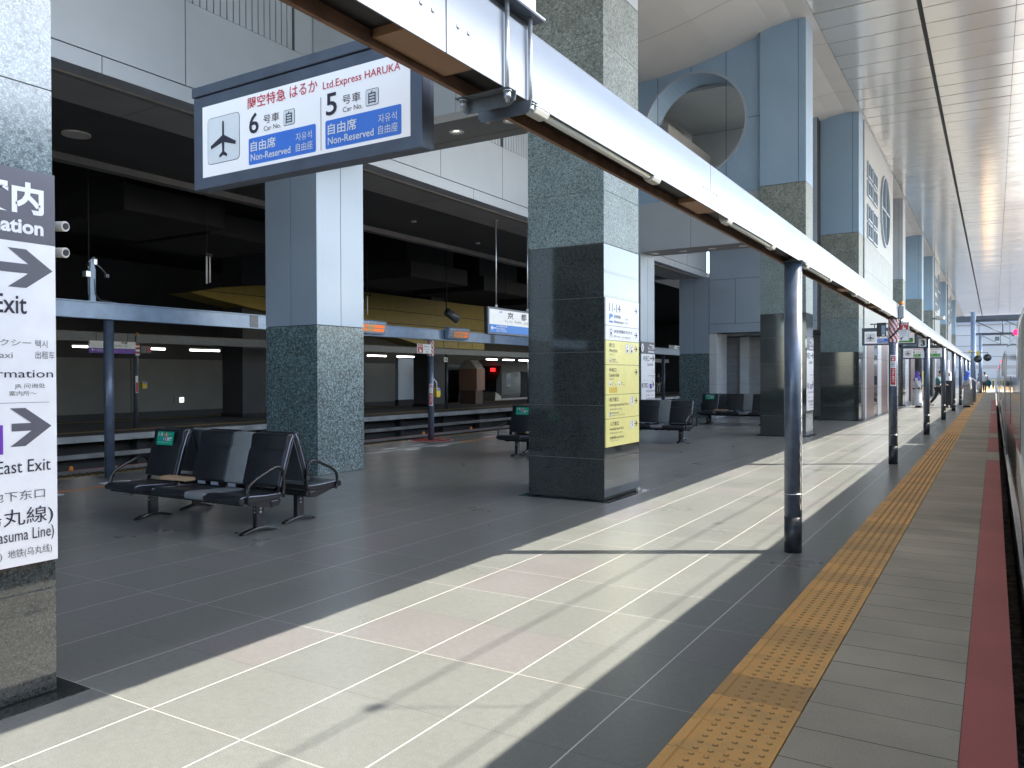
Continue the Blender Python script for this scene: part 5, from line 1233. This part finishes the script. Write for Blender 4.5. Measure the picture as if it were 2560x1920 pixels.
sl = thing('spot_lamp', 'dark spotlight hanging before the yellow wall', 'spotlight', (-15.2, 21.3, 3.4))
b = MB(M['clamp']); b.cyl((-15.2, 20.95, 3.62), (-15.05, 21.35, 3.38), .13, .15, 18); b.build('housing', sl); b = MB(M['zinc']); b.cyl((-15.05, 21.352, 3.379), (-15.04, 21.37, 3.368), .14, .135, 18); b.build('glass', sl); MB(M['black']).cyl((-15.2, 20.95, 3.6), (-15.2, 20.95, 6.6), .02).build('stem', sl)
for i, (x, y, lab) in enumerate(((-11.3, 6.55, 'cream ceiling disc lamp left of the car sign'), (-11.2, 14.2, 'small white ceiling lamp right of the clad column'), (-11.6, 17.4, 'small white ceiling lamp left of the station sign rods'))):
    t = thing('ceiling_disc', lab, 'ceiling lamp', (x, y, 5.0), group='unlit lamps in the dark soffit'); b = MB(M['lampbody']); b.cyl((x, y, 4.985), (x, y, 5.01), .19 if i == 0 else .06, seg=24); b.build('cover', t)
for i, (z, lab) in enumerate(((2.275, 'upper white security camera just right of the near pillar'), (2.14, 'lower white security camera just right of the near pillar'))):
    t = thing('security_camera', lab, 'camera', (-4.12, 2.3, z), group='security cameras'); b = MB(M['lampbody']); b.cyl((-4.20, 2.28, z), (-4.09, 2.31, z-.006), .024, .026, 18); b.build('housing', t); MB(M['signblack']).cyl((-4.0895, 2.3102, z-.006), (-4.086, 2.311, z-.0065), .017, seg=16).build('lens', t); MB(M['clamp']).cyl((-4.20, 2.086, z), (-4.20, 2.28, z), .008, seg=8).build('arm', t)

# ------------------------------------------------------------------ far end of the platform
t = thing('security_camera', 'cream security camera high on a far granite pillar', 'camera', (-3.6, 60, 5.6), group='security cameras'); b = MB(M['lampbody']); b.cyl((-3.60, 64.9, 5.62), (-3.05, 64.6, 5.60), .14, .14, 14); b.build('housing', t); MB(M['clamp']).cyl((-3.82, 65.25, 5.6), (-3.6, 64.9, 5.6), .05).build('arm', t)
for x, z, lab in ((-.70, 2.295, 'round black convex mirror hanging nearer the white beam'), (-.29, 2.36, 'round black convex mirror nearer the train')):
    t = thing('convex_mirror', lab, 'mirror', (x, 46, z), group='round convex mirrors'); b = MB(M['signblack']); b.cyl((x, 46.02, z), (x, 46.06, z), .18, seg=28); b.build('rim', t)
    b = MB(pbr('mirror_face', (.05, .05, .055), .06, .6, var=.05)); b.dome((x, 46.02, z), .165, .05, 28, 6, axis=(0, -1, 0)); b.build('mirror_face', t); MB(M['clamp']).cyl((x, 46.04, z+.18), (x, 46.04, 2.62), .012, seg=6).build('hanger', t)
am = thing('mirror_arm', 'black arm with yellow boxes holding the two round mirrors', 'arm', (-.8, 46, 2.6)); b = MB(M['signblack']); b.box(-1.37, -.25, 46.02, 46.06, 2.60, 2.625); b.build('bar', am)
for x0, x1, z0, z1 in ((-1.11, -.96, 2.626, 2.72), (-.77, -.62, 2.47, 2.69)): MB(M['gold']).box(x0, x1, 45.95, 46.015, z0, z1).build('yellow_box', am)
def gantry(y, x, zt, levels, lab):
    t = thing('catenary_gantry', lab, 'gantry', (x, y, 0), group='blue steel gantries over the tracks')
    b = MB(M['steelb']); b.cyl((x, y, 0), (x, y, zt), .13, seg=16); b.build('post', t)
    b = MB(M['clamp'])
    for z in levels: b.cyl((x-.1, y, z), (8, y, z), .045, seg=8)
    lo, hi = min(levels), max(levels); k = x
    while k < 8: b.cyl((k, y, hi), (k+1.4, y, lo), .025, seg=6); b.cyl((k+1.4, y, lo), (k+1.4, y, hi), .03, seg=6); k += 1.4
    b.build('truss', t); MB(M['steelb']).cyl((8, y, -1.2), (8, y, zt), .13, seg=16).build('far_post', t)
gantry(51.2, -1.0, 5.0, (3.78, 4.53), 'nearer blue steel gantry post with a truss over the train')
gantry(75.8, -.97, 4.9, (3.98, 4.8), 'farther blue steel gantry post with a truss over the train')
fb = thing('far_building', 'pale panel building closing the view beyond the platform end', 'building', (0, 142, 0))
b = MB(M['facade'], M['gap'], M['facadeg']); b.box(-14, 34, 141.0, 160, -1.3, 9.2, 1)
for i in range(12):
    for j in range(5): b.box(-14+i*4+.03, -14+i*4+3.97, 140.9, 141.0, 1.0+j*1.65+.03, 1.0+j*1.65+1.62, 0)
b.box(-14, 34, 140.95, 141, -1.3, 1.0, 2); b.build('wall', fb)
MB(M['facadeg']).box(-14.2, 34.2, 140.6, 160, 9.2, 9.6).build('roof', fb)
for x in (0.1, 5.0, 10.0): MB(M['glassb']).box(x, x+.55, 140.85, 140.895, 6.7, 7.3).build('window', fb)
b = MB(M['inter']); b.box(-20, 30, 165, 168, 8, 22); tag(b.build('dark_hall_block'), 'dark building block behind the far panel building', 'building')
b = MB(M['facadeg']); b.box(-4, 8, 118, 119, 2.3, 2.75); b.box(-3.6, -3.2, 118.2, 118.8, 0, 2.3); b.box(7, 7.4, 118.2, 118.8, -1.3, 2.3); tag(b.build('footbridge'), 'low grey footbridge across the far tracks', 'footbridge')
for i, x in enumerate((-.55, -.2, .6)): 
    b = MB(M['gold'], M['inter']); b.box(x, x+.22, 96+i*2, 96.25+i*2, 0, 1.0, 0); b.box(x+.02, x+.2, 95.99+i*2, 96.0+i*2, .2, .9, 1); tag(b.build('yellow_barrier'), ('left', 'middle', 'right')[i]+' yellow barrier post at the far sunny platform end', 'barrier', 'yellow barrier posts')
b = MB(M['signyellow']); b.box(-3.818, -3.80, 55.3, 56.0, .55, 1.75); tag(b.build('yellow_poster'), 'narrow yellow poster on the tall blue-topped far pillar', 'poster')
b = MB(M['palegran']); b.box(18, 28, 7, 20, -1.3, 9.5)
t = thing('viaduct_building', 'pale concrete building across the tracks, outside the picture', 'building', (23, 13, 0)); b.build('wall', t)
b = MB(M['glass']); 
for k in range(3): b.box(17.95, 18.0, 7.6+k*4.2, 10.6+k*4.2, 2.5, 4.5)
b.build('window_row', t)

# ------------------------------------------------------------------ people
def skin_mesh(name, verts, edges, radii, mat, parent, sub=1):
    me = bpy.data.meshes.new(name+'_cage'); me.from_pydata(verts, edges, [])
    o = bpy.data.objects.new(name+'_cage', me); COL.objects.link(o)
    o.modifiers.new('skin', 'SKIN'); sv = me.skin_vertices[0].data
    for i, r in enumerate(radii):
        sv[i].radius = (r, r) if isinstance(r, (int, float)) else r; sv[i].use_root = (i == 0)
    s = o.modifiers.new('sub', 'SUBSURF'); s.levels = sub; s.render_levels = sub
    dg = bpy.context.evaluated_depsgraph_get(); dg.update()
    m2 = bpy.data.meshes.new_from_object(o.evaluated_get(dg)); bpy.data.objects.remove(o); bpy.data.meshes.remove(me)
    m2.name = name; m2.materials.clear(); m2.materials.append(M[mat])
    for p in m2.polygons: p.use_smooth = True
    ob = bpy.data.objects.new(name, m2); COL.objects.link(ob); ob.parent = parent
    return ob
def person(label, loc, rz, h=1.65, top='whitecloth', legs='darkcloth', dress=None, scarf=None, walk=0.0, arms=((.12, .35), (.12, .35)), lean=0.0, headdown=0.0, hair=True, sleeve=True, shoes='darkcloth'):
    """faces +x before rz; walk = half step length; arms = (forward swing, elbow bend) left, right"""
    t = thing('person', label, 'person', (0, 0, 0), rz, group='people on the platform')
    s = h/1.7
    V = lambda x, y, z: (x*s, y*s, z*s)
    top_x = lean*.5
    J = {'pelvis': (0, 0, .93), 'waist': (top_x*.3, 0, 1.08), 'chest': (top_x*.7, 0, 1.28), 'neck0': (top_x, 0, 1.44), 'neck': (top_x+.02+headdown*.05, 0, 1.50), 'jaw': (top_x+.035+headdown*.09, 0, 1.565-headdown*.02), 'head': (top_x+.03+headdown*.09, 0, 1.645-headdown*.03)}
    names = list(J); verts = [V(*J[n]) for n in names]; rad = [.135*s, .115*s, (.12*s, .15*s), .075*s, .05*s, .073*s, .088*s]
    edges = [(0, 1), (1, 2), (2, 3), (3, 4), (4, 5), (5, 6)]
    legs_v = {}
    for sg, st in ((1, walk), (-1, -walk)):
        i = len(verts)
        kx = st*.55+abs(st)*.18; ax = st
        hz = .085+(.07 if st < 0 else 0)*min(1, abs(st)*3)
        pts = [(0, sg*.085, .86), (kx, sg*.09, .48), (ax-(.05 if st < 0 else 0), sg*.09, hz), (ax+.12, sg*.10, hz-.05)]
        verts += [V(*p) for p in pts]; rad += [.085*s, .058*s, .040*s, .035*s]; edges += [(0, i), (i, i+1), (i+1, i+2), (i+2, i+3)]
        legs_v[sg] = pts
    arm_v = {}
    for sg, (fwd, bend) in zip((1, -1), arms):
        i = len(verts)
        sh = (top_x, sg*.175, 1.385); el = (top_x+fwd*.28, sg*.225, 1.385-.28*math.cos(min(fwd, 1.2)*.8))
        a = fwd*.9+bend*1.6
        wr = (el[0]+.24*math.sin(a), sg*(.225-.10*min(bend, 1)), el[2]-.24*math.cos(a)); d = (math.sin(a), 0, -math.cos(a))
        pts = [sh, el, wr, (wr[0]+d[0]*.07, wr[1], wr[2]+d[2]*.07)]
        verts += [V(*p) for p in pts]; rad += [.055*s, .040*s, .028*s, (.014*s, .034*s)]; edges += [(2, i), (i, i+1), (i+1, i+2), (i+2, i+3)]
        arm_v[sg] = pts
        for q, (off, ln) in enumerate(((-.026, .062), (-.009, .074), (.009, .070), (.025, .056))):
            n = len(verts); b0 = (pts[3][0]+d[0]*.03, pts[3][1]+off, pts[3][2]+d[2]*.03); b1 = (b0[0]+d[0]*ln*.6+.008, b0[1], b0[2]+d[2]*ln*.6+.004)
            verts += [V(*b0), V(*b1)]; rad += [.0085*s, .0075*s]; edges += [(i+3, n), (n, n+1)]
        n = len(verts); verts.append(V(pts[2][0]+d[0]*.07+.03, pts[2][1]-sg*.03, pts[2][2]+d[2]*.07)); rad.append(.010*s); edges.append((i+3, n))
    skin_mesh('body', verts, edges, rad, 'skin', t)
    hd = Vector(V(*J['head']))
    f = MB(M['skin'], M['signwhite'], M['ink'], M['redcloth'])
    f.prism([(hd.x+.080*s, 0-.010*s, hd.z-.035*s), (hd.x+.080*s, .010*s, hd.z-.035*s), (hd.x+.078*s, .005*s, hd.z+.012*s), (hd.x+.078*s, -.005*s, hd.z+.012*s)], (.022*s, 0, -.004*s))
    for sg in (1, -1): f.ball((hd.x+.074*s, sg*.030*s, hd.z+.006*s), .012*s, 1, seg=8, rings=5); f.ball((hd.x+.084*s, sg*.030*s, hd.z+.006*s), .006*s, 2, seg=6, rings=4); f.ball((hd.x-.004*s, sg*.088*s, hd.z-.008*s), .022*s, 0, (.6, .4, 1.2), 8, 6)
    f.box(hd.x+.066*s, hd.x+.083*s, -.022*s, .022*s, hd.z-.062*s, hd.z-.053*s, 3); f.build('face', t)
    # trousers / shoes
    vs, es, rs = [V(0, 0, .95)], [], [.15*s]
    for sg in (1, -1):
        i = len(vs); p = legs_v[sg]; vs += [V(*p[0]), V(*p[1]), V(p[2][0], p[2][1], p[2][2]+.05)]; rs += [.10*s, .076*s, .066*s]; es += [(0, i), (i, i+1), (i+1, i+2)]
    skin_mesh('trousers', vs, es, rs, legs, t)
    for sg in (1, -1):
        p = legs_v[sg]; zc = p[2][2]-.05; MB(M[shoes]).ball(V(p[2][0]+.05, p[2][1], zc), .14*s, 0, (1, .36, .36)).build('shoe', t)
    if dress:
        d = MB(M[dress]); n = 18; rings = []
        for z, rx, ry, cx in ((.10, .23, .25, walk*.1), (.35, .20, .225, 0), (.70, .185, .21, 0), (.93, .175, .195, 0), (1.10, .145, .165, top_x*.4), (1.28, .155, .195, top_x*.7), (1.40, .12, .18, top_x), (1.46, .06, .08, top_x)):
            rings.append([V(cx+rx*math.cos(2*math.pi*q/n)*(1+.05*math.sin(5*2*math.pi*q/n)*(1.2-z)), ry*math.sin(2*math.pi*q/n)*(1+.05*math.sin(4*2*math.pi*q/n+1)*(1.2-z)), z) for q in range(n)])
        i = 0
        for r_ in rings: d.v += r_
        for k in range(len(rings)-1):
            for q in range(n): d.f.append((k*n+q, k*n+(q+1) % n, (k+1)*n+(q+1) % n, (k+1)*n+q)); d.m.append(0); d.sm.append(True)
        d.build('dress', t)
        vs, es, rs = [V(top_x, 0, 1.37)], [], [.09*s]
        for sg in (1, -1):
            i = len(vs); p = arm_v[sg]; vs += [V(*p[0]), V(*p[1]), V(*[p[1][q]*.25+p[2][q]*.75 for q in range(3)])]; rs += [.078*s, .066*s, .055*s]; es += [(0, i), (i, i+1), (i+1, i+2)]
        skin_mesh('sleeves', vs, es, rs, dress, t)
    else:
        vs, es, rs = [V(0, 0, .90), V(top_x*.3, 0, 1.08), V(top_x*.7, 0, 1.28), V(top_x, 0, 1.41)], [(0, 1), (1, 2), (2, 3)], [.158*s, .142*s, (.145*s, .175*s), .09*s]
        for sg in (1, -1):
            i = len(vs); p = arm_v[sg]; k = .8 if sleeve else .0; vs += [V(*p[0]), V(*[p[0][q]*.3+p[1][q]*.7 for q in range(3)])]; rs += [.075*s, .064*s]; es += [(2, i), (i, i+1)]
            if sleeve: vs += [V(*p[1]), V(*[p[1][q]*.25+p[2][q]*.75 for q in range(3)])]; rs += [.056*s, .044*s]; es += [(i+1, i+2), (i+2, i+3)]
        skin_mesh('shirt', vs, es, rs, top, t)
    if scarf:
        c = MB(M[scarf]); n = 16; rings = []
        for z, rx, ry, cx in ((hd.z+.105*s, .01, .01, hd.x-.01), (hd.z+.09*s, .065, .06, hd.x-.012), (hd.z+.03*s, .105, .10, hd.x-.022), (hd.z-.05*s, .10, .098, hd.x-.03), (hd.z-.13*s, .09, .10, hd.x-.02), (hd.z-.22*s, .14, .17, hd.x-.02), (hd.z-.34*s, .19, .22, hd.x-.02)):
            rings.append([(cx+rx*s*math.cos(2*math.pi*q/n), ry*s*math.sin(2*math.pi*q/n), z) for q in range(n)])
        for r_ in rings: c.v += r_
        for k in range(len(rings)-1):
            for q in range(n):
                if k in (2, 3) and q in (n-1, 0): continue          # opening for the face
                c.f.append((k*n+q, k*n+(q+1) % n, (k+1)*n+(q+1) % n, (k+1)*n+q)); c.m.append(0); c.sm.append(True)
        c.build('headscarf', t)
    elif hair:
        c = MB(M['hair']); c.ball((hd.x-.018*s, 0, hd.z+.022*s), .098*s, 0, (1.0, .95, .92)); c.build('hair', t)
    t.location = loc
    return t, s, arm_v, J
q = math.pi
def rzto(dx, dy): return math.atan2(dy, dx)
person('woman in a purple headscarf and long pale dress facing right by the third pole', (-3.05, 41.2, 0), rzto(1, -.2), 1.63, dress='palecloth', scarf='purplecloth', arms=((.3, .6), (.2, .3)))
pm, s, av, J = person('man in a patterned teal shirt walking while looking at his phone', (-2.25, 42.4, 0), rzto(1, -.15), 1.70, top='tealcloth', legs='darkcloth', walk=.27, arms=((.55, .65), (.5, .75)), headdown=1, shoes='whitecloth')
b = MB(M['whitecloth'])
for z, x in ((1.30, .10), (1.20, .11), (1.05, .08)): b.ball((x*s+.03, -.05*s, z*s), .055*s, 0, (.5, 1.7, .8))
l0 = pm.location.copy(); pm.location = (0, 0, 0); b.build('shirt_print', pm); pm.location = l0
w = Vector(av[-1][3])*s; ph = MB(M['signblack']); M_ = Matrix.Rotation(pm.rotation_euler.z, 4, 'Z'); pp = M_ @ Vector((w.x+.05, w.y+.06, w.z+.03))+pm.location
ph.box(pp.x-.04, pp.x+.04, pp.y-.004, pp.y+.004, pp.z-.03, pp.z+.07); tag(ph.build('mobile_phone'), 'dark phone held by the man in the patterned shirt', 'phone')
person('woman in a white headscarf and long black dress behind the fourth pole', (-1.78, 41.6, 0), rzto(.3, -1), 1.62, dress='darkcloth', scarf='whitecloth', arms=((.4, .7), (.4, .7)))
wb, s, av, J = person('woman in a blue headscarf and loose pale clothes facing left near the tactile strip', (-1.05, 42.6, 0), rzto(-1, -.5), 1.64, dress='greycloth', scarf='bluecloth', legs='greycloth', arms=((.35, .5), (.2, .2)))
b = MB(M['whitecloth']); b.ball((-.62, 42.55, .98), .17, 0, (.55, .8, 1.25)); b.tube([(-.70, 42.55, 1.16), (-.82, 42.56, 1.30), (-.98, 42.57, 1.38), (-1.0, 42.6, 1.36)], .015, 6); tag(b.build('shoulder_bag', ), 'white shoulder bag of the woman in the blue headscarf', 'bag')
person('person in dark clothes standing beside the far poles', (-1.12, 79.6, 0), rzto(-1, 0), 1.6, top='darkcloth', legs='browncloth')
person('person with brown trousers walking away down the platform with a teal bag', (-.69, 77.9, 0), rzto(.1, 1), 1.72, top='whitecloth', legs='browncloth', walk=.22)
b = MB(M['bagteal']); b.ball((-.40, 77.8, .80), .26, 0, (.75, .6, 1.15)); b.tube([(-.42, 77.8, 1.05), (-.50, 77.85, 1.2), (-.58, 77.9, 1.38)], .02, 6); tag(b.build('teal_bag'), 'teal bag carried by the person walking away', 'bag')
person('person in a black jacket and khaki trousers on the opposite platform', (-23.4, 61.5, 0), rzto(.6, -1), 1.72, top='darkcloth', legs='khaki')
bpy.data.objects.remove(_to); bpy.data.curves.remove(_tc)
